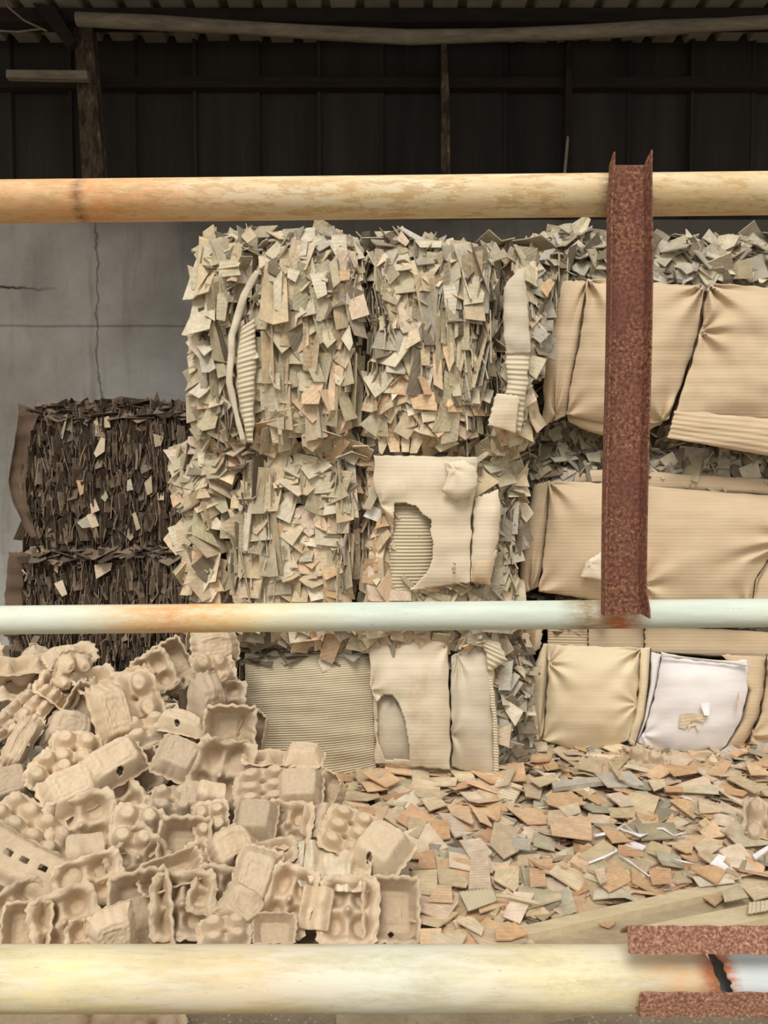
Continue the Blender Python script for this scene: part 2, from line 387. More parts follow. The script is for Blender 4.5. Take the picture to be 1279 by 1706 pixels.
# rusty angle irons over and under the low pipe
def angle(px0, px1, ytop, ybot, yfront, label, flipz=1):
    a = at(px0, ytop, yfront); zc = at(px0, ytop, yfront).z; zl = at(px0, ybot, yfront).z
    V = []; Fc = []; xa = fx(px0, yfront); xb = fx(px1, yfront)
    th = .005; dy = .055
    if flipz > 0: prof = [(yfront, zl), (yfront + .012, zc), (yfront + dy, zc - .035), (yfront + dy, zc - .041), (yfront + .013, zc - .006), (yfront + .005, zl)]
    else: prof = [(yfront, zc), (yfront + .004, zl), (yfront + dy, zl - .004), (yfront + dy, zl + .002), (yfront + .010, zl + .006), (yfront + .006, zc)]
    n = len(prof); K = 40
    for i in range(K + 1):
        x = xa + (xb - xa) * i / K
        for j, (y, z) in enumerate(prof): V.append((x + (.004 if (i == 0 and j == 0) else 0), y, z + .0012*math.sin(i*1.7)))
    for i in range(K):
        for j in range(n): Fc.append((i*n+j, i*n+(j+1) % n, (i+1)*n+(j+1) % n, (i+1)*n+j))
    Fc.append(tuple(range(n))); Fc.append(tuple(range(K*n+n-1, K*n-1, -1)))
    tag(mesh('angle_iron', V, Fc, M['rust_bright']), label, 'angle iron')
angle(1060, 1700, 1548, 1590, PY - .085, 'rusty angle iron lying along the top of the lowest pipe')
angle(1081, 1700, 1656, 1697, PY - .085, 'rusty angle iron clamped along the underside of the lowest pipe', -1)

# ------------------------------------------------------------------ flakes
KH = [srgb(198, 186, 158), srgb(184, 171, 142), srgb(208, 196, 170), srgb(172, 159, 131)]
TN = [srgb(202, 182, 150), srgb(212, 192, 160), srgb(192, 172, 140)]
OR = [srgb(206, 174, 138), srgb(196, 164, 128), srgb(212, 184, 148)]
GR = [srgb(172, 163, 144), srgb(184, 175, 156), srgb(154, 144, 126)]
OL = [srgb(182, 172, 142), srgb(168, 158, 130)]
DK = [srgb(126, 113, 94), srgb(104, 92, 76), srgb(146, 133, 112)]
BR = [srgb(118, 101, 84), srgb(94, 80, 66), srgb(140, 121, 101), srgb(80, 68, 56), srgb(158, 138, 116)]
PK = [srgb(212, 192, 168), srgb(206, 184, 160)]
WT = [srgb(226, 219, 206)]
FO = [srgb(206, 170, 132), srgb(198, 160, 122), srgb(212, 180, 144)]
PALS = {'upper': KH*5 + TN*2 + OL + GR + DK, 'mix': KH*3 + TN*4 + OR*1 + PK*1 + OL + DK, 'warm': TN*3 + OR*3 + PK, 'grey': GR*5 + KH*2 + DK*2,
        'dark': DK*3 + GR, 'brown': BR*5 + DK, 'floor': TN*4 + OR*3 + FO*4 + KH + PK, 'crease': DK*2 + KH*2 + GR}
def flake_geo(rng, th, asp=None, tri=.2, bend=.12):
    """unit sized bent card piece: verts, faces, uv"""
    asp = asp or rng.uniform(.7, 1.5); w = .5 * math.sqrt(asp); h = .5 / math.sqrt(asp)
    j = lambda s: rng.uniform(-s, s)
    C = [[-w+j(.14), -h+j(.14)], [w+j(.14), -h+j(.14)], [w+j(.14), h+j(.14)], [-w+j(.14), h+j(.14)]]
    if rng.random() < tri:
        k = rng.randrange(4); q = (k+1) % 4; C[k] = [C[k][0]*.25+C[q][0]*.75, C[k][1]*.25+C[q][1]*.75]
    bd = rng.uniform(-bend, bend); bx = rng.random() < .5; V = []; uv = []; ua = rng.uniform(0, 6.28)
    for s in (0, 1):
        for b in range(3):
            for a in range(3):
                u, v = a/2, b/2
                x = (C[0][0]*(1-u)+C[1][0]*u)*(1-v) + (C[3][0]*(1-u)+C[2][0]*u)*v
                y = (C[0][1]*(1-u)+C[1][1]*u)*(1-v) + (C[3][1]*(1-u)+C[2][1]*u)*v
                if a == 1 and b != 1: y += rng.Random if False else 0
                e = (u*2-1) if bx else (v*2-1)
                V.append((x, y, bd*e*e - (th if s else 0)))
                uv.append((x*math.cos(ua)-y*math.sin(ua)+2, x*math.sin(ua)+y*math.cos(ua)+2))
    Fc = [(0,1,4,3), (1,2,5,4), (3,4,7,6), (4,5,8,7), (9,12,13,10), (10,13,14,11), (12,15,16,13), (13,16,17,14)]
    ring = [0,1,2,5,8,7,6,3]
    for i in range(8):
        a, b = ring[i], ring[(i+1) % 8]; Fc.append((a, a+9, b+9, b))
    return V, Fc, uv
PROTO = []
for i in range(36):
    rr = random.Random(100+i); V, Fc, uv = flake_geo(rr, .055)
    me = bpy.data.meshes.new('cardboard_flake'); me.from_pydata(V, [], Fc); l = me.uv_layers.new(name='UVMap')
    idx = np.zeros(len(me.loops), dtype=np.int32); me.loops.foreach_get('vertex_index', idx)
    l.data.foreach_set('uv', np.asarray(uv, dtype=np.float32)[idx].ravel()); me.materials.append(M['flake']); PROTO.append(me)
def frame(nrm, spin):
    n = Vector(nrm).normalized(); ref = Vector((0, 0, 1)) if abs(n.z) < .95 else Vector((0, 1, 0))
    a = ref.cross(n).normalized(); b = n.cross(a)
    x = a*math.cos(spin) + b*math.sin(spin); y = n.cross(x)
    return Matrix((x, y, n)).transposed()
def jit(c, s=.12, rng=R):
    k = 1 + rng.uniform(-s, s); return (min(1, c[0]*k), min(1, c[1]*k), min(1, c[2]*k*(1+rng.uniform(-.05, .05))), 1)
def put_flake(pos, nrm, spin, size, col, parent, name='cardboard_flake', rng=R, asp=1.0):
    o = bpy.data.objects.new(name, rng.choice(PROTO)); COL.objects.link(o)
    m = Matrix.Translation(pos) @ frame(nrm, spin).to_4x4() @ Matrix.Diagonal((size*asp, size/asp, size*.9, 1))
    o.color = col
    if parent is not None: o.parent = parent; o.matrix_parent_inverse = Matrix.Translation(-parent.location)
    o.matrix_basis = m; return o
class Stuff:
    def __init__(s): s.V = []; s.F = []; s.uv = []; s.c = []
    def add(s, pos, nrm, spin, size, col, rng=R, asp=None, th=.05, bend=.12, tri=.2, sq=1.0):
        V, Fc, uv = flake_geo(rng, th, asp, tri, bend); m = frame(nrm, spin); n0 = len(s.V)
        for v in V: s.V.append(pos + m @ (Vector(v) * size))
        s.F += [tuple(i+n0 for i in f) for f in Fc]; s.uv += uv; s.c += [col]*len(V)
    def build(s, name, parent, label=None):
        o = mesh(name, s.V, s.F, M['flakes'], parent, uv=s.uv, tint=s.c); o['kind'] = 'stuff'
        return o

# ------------------------------------------------------------------ bales
class Bale:
    def __init__(s, name, label, x0, x1, y0, y1, Y, creases=(), cw=14, deep=.05, core='core', depth=.75, cat='bale', group=None, inset=.05):
        s.b = (x0, x1, y0, y1); s.Y = Y; s.cr = creases; s.cw = cw; s.deep = deep; s.items = []; s.fixed = 0
        a = at((x0+x1)/2, y1, Y); s.root = empty(name, (a.x, Y + depth/2, a.z), label, cat, group)
        # core block
        A = at(x0, y0, Y + inset); B = at(x1, y1, Y + inset); n = 14; V = []; Fc = []
        xa, xb, za, zb_ = A.x + .05, B.x - .05, B.z + .02, A.z - .05
        def P(u, v, w):
            p = Vector((xa + (xb-xa)*u, Y + inset + .02 + depth*w, za + (zb_-za)*v))
            c = Vector(((u-.5)*2, (w-.5)*2, (v-.5)*2)); e = (abs(c.x)**6+abs(c.y)**6+abs(c.z)**6)**(1/6)
            k = 1/e if e > 1 else 1; mid = Vector(((xa+xb)/2, Y+inset+.02+depth/2, (za+zb_)/2))
            p = mid + (p-mid)*k; return p + Vector((1, 1, 1))*(noise.noise(p*9)*.012)
        def face(fn):
            o0 = len(V)
            for i in range(n+1):
                for j in range(n+1): V.append(fn(i/n, j/n))
            for i in range(n):
                for j in range(n): Fc.append((o0+i*(n+1)+j, o0+i*(n+1)+j+1, o0+(i+1)*(n+1)+j+1, o0+(i+1)*(n+1)+j))
        for fn in (lambda a, b: P(a, b, 0), lambda a, b: P(a, b, 1), lambda a, b: P(0, a, b), lambda a, b: P(1, a, b), lambda a, b: P(a, 0, b), lambda a, b: P(a, 1, b)): face(fn)
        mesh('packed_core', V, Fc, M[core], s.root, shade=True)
        s.ext = (A.x, B.x, B.z, A.z, depth)
    def cd(s, px, py):
        """distance in px to the closest crease"""
        d = 1e9
        for ln in s.cr:
            v = (py - ln[0][1]) / max(1, ln[-1][1] - ln[0][1])
            if -.02 <= v <= 1.02:
                for a, b in zip(ln, ln[1:]):
                    if a[1] <= py <= b[1] + .01: d = min(d, abs(px - (a[0] + (b[0]-a[0])*(py-a[1])/max(1e-6, b[1]-a[1]))))
        return d
    def depth(s, px, py):
        x0, x1, y0, y1 = s.b; u = 2*(px-x0)/(x1-x0)-1; v = 2*(py-y0)/(y1-y0)-1
        y = s.Y + .10*min(1.3, abs(u))**7 + .09*min(1.3, abs(v))**6
        d = s.cd(px, py)
        return y + s.deep*math.exp(-(d/s.cw)**2)
    def pos(s, px, py, out=0): return at(px, py, s.depth(px, py) - out)
    def normal(s, px, py):
        p = s.pos(px, py); a = s.pos(px+4, py) - p; b = s.pos(px, py-4) - p
        return a.cross(b).normalized()
    def hand(s, poly, col, out=.078, tilt=.18, th=.0045, mat=None, name='cardboard_flake', seed=None):
        cx = sum(p[0] for p in poly)/len(poly); cy = sum(p[1] for p in poly)/len(poly)
        c = s.pos(cx, cy, out); n = (Vector((0, -1, 0)) + Vector((R.uniform(-.25, .25), 0, tilt + R.uniform(-.1, .15)))).normalized()
        P3 = []
        for (px, py) in poly:
            d = ray(px, py); P3.append(CAM + d * ((c - CAM).dot(n) / d.dot(n)))
        o = solid_poly(name, P3, th, mat or M['flake'], s.root, nrm=n); o.color = jit(col, .05); s.fixed += 1
        return o
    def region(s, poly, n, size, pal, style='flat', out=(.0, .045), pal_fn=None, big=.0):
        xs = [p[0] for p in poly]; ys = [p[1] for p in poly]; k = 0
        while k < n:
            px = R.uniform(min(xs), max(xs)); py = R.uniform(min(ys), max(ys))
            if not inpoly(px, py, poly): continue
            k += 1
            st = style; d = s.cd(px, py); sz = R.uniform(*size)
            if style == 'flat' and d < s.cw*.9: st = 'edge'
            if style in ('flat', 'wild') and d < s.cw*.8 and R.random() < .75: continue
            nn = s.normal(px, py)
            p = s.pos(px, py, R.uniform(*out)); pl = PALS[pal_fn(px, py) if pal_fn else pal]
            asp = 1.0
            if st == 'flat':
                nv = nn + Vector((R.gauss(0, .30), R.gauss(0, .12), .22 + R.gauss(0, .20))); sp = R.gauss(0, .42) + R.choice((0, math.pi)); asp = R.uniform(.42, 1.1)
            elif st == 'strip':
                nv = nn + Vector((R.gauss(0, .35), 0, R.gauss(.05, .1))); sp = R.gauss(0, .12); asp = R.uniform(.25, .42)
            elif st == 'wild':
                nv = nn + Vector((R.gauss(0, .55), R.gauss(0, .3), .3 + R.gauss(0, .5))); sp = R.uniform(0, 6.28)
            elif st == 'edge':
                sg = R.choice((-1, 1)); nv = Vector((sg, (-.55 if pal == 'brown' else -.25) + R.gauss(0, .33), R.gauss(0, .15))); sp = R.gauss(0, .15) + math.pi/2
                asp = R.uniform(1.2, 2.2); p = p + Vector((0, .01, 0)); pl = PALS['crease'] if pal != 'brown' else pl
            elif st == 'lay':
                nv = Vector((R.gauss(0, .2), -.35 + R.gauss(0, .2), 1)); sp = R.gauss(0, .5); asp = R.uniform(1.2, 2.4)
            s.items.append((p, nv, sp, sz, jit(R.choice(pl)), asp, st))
    def shell(s, n, size, pal, sides=('l', 't')):
        """pieces on the flanks and on top of the bale"""
        xa, xb, za, zb_, dp = s.ext
        for _ in range(n):
            q = R.choice(sides); y = s.Y + .06 + R.uniform(0, dp)
            if q == 'l': p = Vector((xa + .03, y, R.uniform(za, zb_))); nv = Vector((-1, R.gauss(0, .3), R.gauss(.2, .3)))
            elif q == 'r': p = Vector((xb - .03, y, R.uniform(za, zb_))); nv = Vector((1, R.gauss(0, .3), R.gauss(.2, .3)))
            else: p = Vector((R.uniform(xa, xb), y, zb_ - .02)); nv = Vector((R.gauss(0, .35), R.gauss(0, .35), 1))
            s.items.append((p, nv, R.uniform(0, 6.28), R.uniform(*size), jit(R.choice(PALS[pal])), R.uniform(.8, 1.4), 'side'))
    def finish(s, label=None):
        cand = sorted([i for i, t in enumerate(s.items) if t[6] in ('flat', 'wild')] or [i for i, t in enumerate(s.items) if t[6] != 'side'], key=lambda i: -s.items[i][3] - R.uniform(0, .006) + s.items[i][0].y*.25)
        pick = set(cand[:max(0, 98 - s.fixed)]); st = Stuff()
        for i, (p, nv, sp, sz, c, asp, kd) in enumerate(s.items):
            if i in pick: put_flake(p - Vector((0, .004, 0)), nv, sp, sz, c, s.root, asp=max(.68, min(1.5, asp**.5)))
            else: st.add(p, nv, sp, sz, c, asp=asp, th=.0045/sz, bend=R.choice((.1, .14, .34)))
        if st.V: st.build('packed_flakes', s.root)
    def wire(s, line, out=.02):
        pts = []
        for i in range(25):
            px, py = lerp_line(line, i/24); pts.append(s.pos(px, py, out))
        V, Fc = tube_geo(pts, .0022, 6); mesh('baling_wire', V, Fc, M['wire'], s.root, shade=True)

def panel(bale, name, left, right, mat, out=.05, bulge=.04, nu=50, nv=60, pinch=(), wrinkle=.004, ribs=None, hole=(), ragged=1.0, top=None, bottom=None,
          label=None, th=.004, seed=0, roll=0.0, uvs=1.0, parent=None, deep=0.0, sag=0.0):
    """a sheet of board lying over the face of a bale; edges given where the photo shows them"""
    V = []; Fc = []; uv = []; px_ = []
    if ribs: nv = max(nv, int(ribs[0]*8))
    for j in range(nv+1):
        v = j/nv; L = lerp_line(left, v); Q = lerp_line(right, v)
        for i in range(nu+1):
            u = i/nu; x = L[0]+(Q[0]-L[0])*u; y = L[1]+(Q[1]-L[1])*u
            if top: y += top(u)*(1-v)**3
            if bottom: y += bottom(u)*v**3
            e = ragged*(max(0, abs(2*u-1)-.86)/.14*noise.noise(Vector((seed+(9 if u > .5 else 0), v*9, 0)))*3)
            e2 = ragged*(max(0, abs(2*v-1)-.86)/.14*noise.noise(Vector((seed+(5 if v > .5 else 0), u*9, 3)))*3)
            x += e; y += e2
            d = bale.Y - out - bulge*(1-abs(2*u-1)**3)*(1-abs(2*v-1)**3.2) + deep*(abs(2*u-1)**8 + abs(2*v-1)**8)
            d += sag * v
            for (pu, pv, am, k, ph) in pinch:
                du = (u-pu)*1.0; dv = (v-pv)*1.0; r = math.hypot(du, dv); an = math.atan2(dv, du)
                d += am*math.sin(an*k+ph)*math.exp(-r/.22)*smooth(0, .05, r)
            q = Vector((x*.012+seed, y*.012, seed*.7)); d += wrinkle*noise.noise(q) + wrinkle*.5*noise.noise(q*3)
            d += wrinkle*.8*noise.noise(Vector((x*.006, y*.045, seed)))
            if ribs: d += ribs[1]*math.cos(v*ribs[0]*2*math.pi + ribs[2]*noise.noise(Vector((x*.01, y*.004, seed))))
            V.append(at(x, y, d)); px_.append((x, y)); uv.append((x*bale.Y/F*uvs, -y*bale.Y/F*uvs))
    w = nu+1
    for j in range(nv):
        for i in range(nu):
            if hole:
                cx = px_[j*w+i][0]; cy = px_[j*w+i][1]
                if any(inpoly(cx, cy, h) for h in hole): continue
            Fc.append((j*w+i, (j+1)*w+i, (j+1)*w+i+1, j*w+i+1))
    o = mesh(name, V, Fc, mat, parent or bale.root, shade=True, uv=uv)
    if parent: o.matrix_parent_inverse = Matrix.Translation(-bale.root.location)
    m = o.modifiers.new('board', 'SOLIDIFY'); m.thickness = th; m.offset = -1
    if label: o['label'] = label
    return o

# ---- middle stack, top bale
c1 = [(438, 395), (428, 440), (398, 520), (385, 580), (395, 650), (418, 745)]
c2 = [(606, 395), (618, 470), (612, 560), (602, 640), (598, 745)]
c3 = [(838, 425), (835, 500), (828, 600), (812, 680), (795, 748)]
B1 = Bale('flake_bale', 'tall bale of loose khaki cardboard flakes, topmost of the middle stack', 328, 905, 392, 752, 2.98, (c1, c2, c3), cw=19, deep=.12, group='cardboard bales')
out1 = [(325, 420), (340, 398), (420, 385), (520, 384), (600, 400), (660, 388), (700, 395), (760, 412), (820, 415), (880, 425), (905, 470), (912, 540), (900, 620), (880, 700), (865, 760), (560, 765), (330, 755), (322, 640), (318, 520)]
def pal1(px, py):
    if 480 < px < 570 and 620 < py < 760: return 'warm' if R.random() < .7 else 'mix'
    if 660 < px < 770 and 630 < py < 760: return 'warm' if R.random() < .75 else 'mix'
    if py < 430: return 'grey' if R.random() < .6 else 'upper'
    if px > 885: return 'grey'
    if py > 650: return 'mix'
    return 'upper' if R.random() < .85 else 'mix'
B1.region(out1, 1050, (.05, .115), 'upper', 'flat', (.0, .05), pal1)
B1.region(out1, 200, (.04, .085), 'upper', 'wild', (.01, .06), pal1)
B1.region([(325, 410), (420, 382), (520, 382), (640, 395), (820, 418), (900, 440), (900, 455), (325, 440)], 130, (.05, .10), 'grey', 'wild', (-.1, .02), pal1)
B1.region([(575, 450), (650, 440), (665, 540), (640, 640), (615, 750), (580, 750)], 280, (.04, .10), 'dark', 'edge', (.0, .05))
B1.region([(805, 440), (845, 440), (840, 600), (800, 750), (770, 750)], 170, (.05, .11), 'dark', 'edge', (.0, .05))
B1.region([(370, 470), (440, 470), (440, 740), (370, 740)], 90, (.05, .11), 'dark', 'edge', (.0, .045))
B1.region([(690, 570), (800, 430), (815, 440), (790, 700), (700, 700)], 60, (.07, .12), 'upper', 'edge', (.02, .05))
B1.region([(335, 420), (415, 420), (400, 640), (335, 640)], 50, (.09, .15), 'upper', 'strip', (.03, .06))
B1.region([(700, 450), (835, 440), (810, 700), (700, 690)], 90, (.09, .15), 'upper', 'strip', (.03, .065))
B1.region([(440, 460), (600, 450), (590, 740), (430, 740)], 60, (.08, .14), 'mix', 'strip', (.02, .06))
B1.shell(420, (.06, .12), 'upper', ('l', 't', 'l', 'r'))
k0, k1_, k2 = KH[0], KH[2], TN[1]
for poly, c in (
    ([(309,571),(329,549),(356,591),(340,607)], PK[0]), ([(365,434),(393,432),(401,458),(364,462)], k0), ([(430,426),(459,427),(463,439),(446,458),(432,447)], k2),
    ([(553,391),(576,391),(579,423),(568,442),(550,410)], k1_), ([(400,393),(416,378),(428,394),(412,405)], TN[0]), ([(513,615),(531,604),(542,636),(523,636)], OL[0]),
    ([(568,564),(582,540),(588,572),(582,585)], k1_), ([(531,559),(547,545),(559,567),(545,580)], k0), ([(502,656),(526,636),(539,638),(531,673),(502,673)], OR[2]),
    ([(505,718),(521,713),(537,734),(521,753),(505,742)], TN[2]), ([(327,708),(343,684),(364,689),(358,713),(337,718)], KH[1]),
    ([(682,551),(696,545),(701,567),(674,583)], TN[1]), ([(682,660),(728,652),(728,684),(688,681)], OR[0]), ([(701,686),(732,685),(730,700),(704,704)], TN[1]),
    ([(713,708),(748,686),(749,713),(730,729)], OR[2]), ([(688,716),(706,705),(728,729),(700,722)], TN[1]), ([(725,745),(744,721),(765,739),(733,753)], TN[1]),
    ([(738,476),(757,474),(762,490),(757,537),(744,537)], k1_), ([(771,458),(799,460),(797,476),(807,487),(805,503),(773,508)], k0), ([(757,532),(770,532),(773,553),(757,564)], OL[0]),
    ([(887,541),(916,556),(900,572),(885,560)], GR[1]), ([(895,476),(916,463),(924,471),(911,495)], OR[1]), ([(643,729),(664,724),(666,753),(650,753)], OR[2]),
    ([(668,724),(683,724),(681,753),(669,753)], TN[1]), ([(686,729),(701,724),(704,734),(694,755),(682,755)], TN[0]),
    ([(341,407),(356,412),(352,430),(340,428)], k0), ([(345,462),(362,464),(358,492),(344,488)], k0), ([(362,485),(382,486),(375,535),(360,532)], OL[0]),
    ([(342,490),(358,498),(358,535),(340,524)], k1_), ([(455,470),(470,448),(468,520),(457,515)], KH[0]), ([(490,500),(510,520),(495,530),(492,545)], k1_), 
    ([(503,528),(520,490),(526,522)], KH[0]), ([(560,425),(566,470),(555,480),(548,440)], KH[1]), ([(566,450),(583,450),(582,466),(565,468)], OR[0]),
    ([(450,625),(465,620),(467,650),(456,645)], k0), ([(560,760),(575,745),(600,760),(590,775)], k0), ([(660,399),(668,384),(682,402),(676,410)], PK[1]),
    ([(690,400),(736,401),(735,412),(700,412)], k1_), ([(778,415),(810,410),(816,420),(790,425)], k0), ([(824,424),(838,413),(853,434),(842,440)], TN[2]),
    ([(880,590),(911,598),(893,632),(881,622)], KH[0]), ([(735,560),(752,545),(757,600),(748,620),(738,585)], OR[2]), ([(762,565),(780,570),(768,620),(760,610)], KH[1]),
    ([(700,583),(716,574),(716,610),(702,608)], TN[2]), ([(720,574),(735,600),(738,650),(722,640)], OR[2]), ([(480,445),(500,452),(492,470),(478,462)], k1_),
    ([(516,456),(540,454),(545,490),(528,498)], k1_), ([(385,560),(404,563),(393,608),(376,604)], WT[0])):
    B1.hand(poly, c)
panel(B1, 'corrugated_strip', [(402, 545), (393, 600), (395, 660), (412, 738)], [(424, 530), (428, 590), (424, 660), (422, 738)], M['ribbed'], out=.06, bulge=.02, nu=14, ribs=(24, .0022, 2), wrinkle=.006, label='curved strip with its corrugation bared', seed=3)
panel(B1, 'board_strip', [(425, 450), (400, 490), (380, 560), (376, 640), (400, 735)], [(432, 452), (412, 500), (392, 560), (388, 640), (408, 735)], M['grey_board'], out=.075, bulge=.01, nu=8, wrinkle=.006, seed=4, label='grey folded strip edge')
panel(B1, 'board_strip', [(862, 448), (838, 480), (838, 560), (845, 590)], [(874, 446), (878, 490), (884, 570), (884, 588)], M['grey_board'], out=.07, bulge=.02, nu=20, wrinkle=.008, seed=5)
panel(B1, 'corrugated_strip', [(841, 585), (845, 640), (822, 712)], [(882, 585), (880, 630), (868, 722)], M['ribbed'], out=.06, bulge=.015, nu=20, ribs=(16, .0022, 1), wrinkle=.005, seed=6)
panel(B1, 'board_strip', [(826, 655), (812, 708)], [(866, 660), (858, 722)], M['pale'], out=.085, bulge=.01, nu=20, nv=20, wrinkle=.006, seed=7)
for c in (c1, c2, c3): B1.wire(c, .0)
B1.finish()

# ---- middle stack, second bale
d1 = [(400, 780), (385, 830), (372, 890), (378, 950), (392, 1010)]
d2 = [(600, 760), (606, 830), (600, 900), (590, 1010)]
B2 = Bale('flake_bale', 'bale of big pale flakes with torn kraft sheet, second of the middle stack', 300, 868, 742, 1075, 3.05, (d1, d2), cw=17, deep=.11, group='cardboard bales')
out2 = [(280, 750), (370, 735), (620, 740), (840, 750), (868, 800), (868, 900), (855, 1010), (850, 1075), (330, 1075), (318, 960), (300, 900), (292, 820)]
def pal2(px, py):
    if py > 920 and px < 640: return 'warm' if R.random() < .5 else 'mix'
    if px > 800: return 'grey' if R.random() < .5 else 'upper'
    return 'mix'
B2.region(out2, 900, (.06, .13), 'mix', 'flat', (.0, .05), pal2)
B2.region(out2, 150, (.05, .09), 'mix', 'wild', (.01, .06), pal2)
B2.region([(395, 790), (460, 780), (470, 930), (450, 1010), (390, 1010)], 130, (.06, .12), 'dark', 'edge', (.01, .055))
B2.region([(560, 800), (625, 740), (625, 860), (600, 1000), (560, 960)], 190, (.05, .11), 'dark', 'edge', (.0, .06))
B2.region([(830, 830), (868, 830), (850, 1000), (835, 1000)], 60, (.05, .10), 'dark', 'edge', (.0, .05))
B2.region([(400, 790), (470, 780), (470, 1000), (400, 1000)], 50, (.09, .15), 'mix', 'strip', (.03, .065)); B2.region([(555, 780), (640, 760), (625, 1000), (555, 1000)], 60, (.08, .14), 'mix', 'strip', (.03, .065))
B2.shell(350, (.06, .12), 'mix', ('l', 'l', 't', 'r'))
for poly, c in (
    ([(271,749),(303,747),(297,788)], PK[0]), ([(279,879),(308,869),(318,915),(293,919)], KH[2]), ([(287,953),(308,930),(328,976),(300,965)], KH[3]), ([(371,744),(409,739),(422,768),(386,779)], KH[2]),
    ([(520,898),(551,895),(565,953),(527,961)], TN[1]), ([(512,830),(527,827),(551,889),(525,877)], OR[2]), ([(451,857),(484,821),(496,831),(483,872)], KH[2]),
    ([(487,753),(530,762),(527,773),(493,789)], KH[2]), ([(496,797),(553,785),(559,820),(516,823)], KH[0]), ([(449,866),(472,866),(490,909),(467,947),(455,915)], GR[0]),
    ([(319,917),(351,915),(339,956),(321,953)], OR[0]), ([(342,930),(367,919),(368,961),(357,964)], PK[0]), ([(565,834),(581,834),(575,889),(562,888)], GR[1]),
    ([(516,982),(551,961),(558,999),(516,999)], TN[1]), ([(605,860),(617,840),(648,857),(655,880)], WT[0]), ([(614,935),(625,945),(640,1000),(610,1000)], PK[0]),
    ([(637,1001),(648,985),(660,969),(685,975),(685,1001)], PK[1]), ([(445,750),(478,750),(487,768),(463,789),(447,770)], KH[2]), ([(329,755),(362,754),(360,778),(330,777)], KH[2]),
    ([(300,800),(318,770),(330,800),(310,830)], PK[0]), ([(307,860),(330,845),(325,890),(306,890)], KH[0]), ([(340,850),(362,862),(380,885),(345,880)], KH[2]),
    ([(400,800),(435,808),(430,845),(410,830)], TN[1]), ([(432,890),(448,900),(452,935),(440,930)], OR[1]), ([(360,960),(380,985),(400,1003),(365,1003)], TN[0]),
    ([(496,912),(522,910),(520,935),(498,936)], GR[1]), ([(330,970),(366,980),(352,1003),(330,1003)], PK[0]), ([(375,900),(395,905),(400,1000),(382,990)], TN[2]),
    ([(838,838),(865,836),(862,890),(842,890)], GR[1]), ([(800,765),(820,770),(825,800),(802,815)], KH[3]), ([(630,985),(650,1003),(625,1003)], TN[1]), ([(490,985),(515,970),(512,1003),(485,1003)], TN[0])):
    B2.hand(poly, c, out=.055)
ks = panel(B2, 'kraft_sheet', [(622, 758), (624, 820), (652, 880), (650, 930), (684, 984)], [(795, 762), (794, 800), (785, 860), (783, 970)], M['pale'], out=.085, bulge=.03, pinch=((.9, .22, .01, 5, 0), (.0, .35, .01, 4, 1)), wrinkle=.007, nu=80, nv=90, seed=11,
      hole=([(655, 838), (672, 836), (694, 843), (702, 855), (718, 866), (716, 885), (721, 905), (719, 932), (712, 950), (690, 975), (672, 985), (652, 965), (650, 900), (654, 870)],), label='kraft sheet with a torn window', bottom=lambda u: 0)
panel(B2, 'bared_corrugation', [(648, 830), (645, 900), (652, 985)], [(724, 830), (728, 900), (722, 985)], M['ribbed'], out=.05, bulge=.03, nu=24, ribs=(27, .0028, 2.5), wrinkle=.004, seed=12, label='corrugation bared in the torn window', uvs=1)
panel(B2, 'peeled_flap', [(738, 770), (745, 790), (735, 818), (760, 836)], [(772, 765), (795, 780), (796, 810), (778, 830)], M['pale'], out=.135, bulge=.03, nu=20, nv=20, pinch=((.3, .2, .012, 4, 0),), seed=13, label='pinkish torn paper flap curling off the sheet')
panel(B2, 'kraft_strip', [(790, 830), (786, 900), (783, 970)], [(830, 815), (834, 850), (830, 900), (815, 975)], M['pale'], out=.085, bulge=.03, nu=26, wrinkle=.006, seed=14)
panel(B2, 'kraft_strip', [(788, 918), (784, 970)], [(829, 916), (816, 976)], M['kraft'], out=.088, bulge=.025, nu=20, nv=20, wrinkle=.006, seed=15)
# faint printed marks on the sheet
g = []; 
for (a, b, c, d) in ((754, 938, 759, 940), (758, 938, 757, 943), (753, 946, 759, 947), (753, 949, 759, 950), (754, 946, 753, 950), (754, 953, 759, 956), (758, 952, 754, 956)):
    A_, B_ = at(a, b, B2.Y-.118), at(c, d, B2.Y-.118); v, f = tube_geo([A_, B_], .0011, 5); g.append((v, f))
V = []; Fc = []
for v, f in g: n0 = len(V); V += v; Fc += [tuple(i+n0 for i in q) for q in f]
mesh('printed_mark', V, Fc, M['ink'], B2.root)
B2.wire([(786, 762), (785, 860), (783, 975)], .095); B2.wire(d1, .0); B2.wire(d2, .0)
B2.finish()

# ---- middle stack, bottom bale
B3 = Bale('sheet_bale', 'bale faced with ribbed and pale torn sheets, lowest of the middle stack', 395, 882, 1050, 1325, 3.2, (), group='cardboard bales', depth=.7)
B3.region([(392, 1045), (860, 1045), (880, 1060), (878, 1120), (392, 1095)], 260, (.05, .10), 'mix', 'wild', (.0, .06), lambda a, b: R.choice(('mix', 'dark', 'grey', 'warm')))
B3.region([(385, 1075), (640, 1070), (620, 1095), (385, 1095)], 90, (.06, .12), 'dark', 'lay', (.02, .09))
B3.region([(825, 1090), (880, 1060), (882, 1180), (872, 1320), (820, 1320)], 170, (.05, .11), 'grey', 'wild', (.0, .06), lambda a, b: R.choice(('grey', 'upper', 'dark')))
B3.region([(600, 1290), (830, 1280), (850, 1330), (600, 1325)], 60, (.05, .10), 'dark', 'lay', (.0, .08))
B3.region([(385, 1100), (410, 1100), (410, 1250), (385, 1250)], 60, (.05, .10), 'dark', 'edge', (.0, .06))
B3.shell(250, (.06, .12), 'mix', ('l', 't', 'r'))
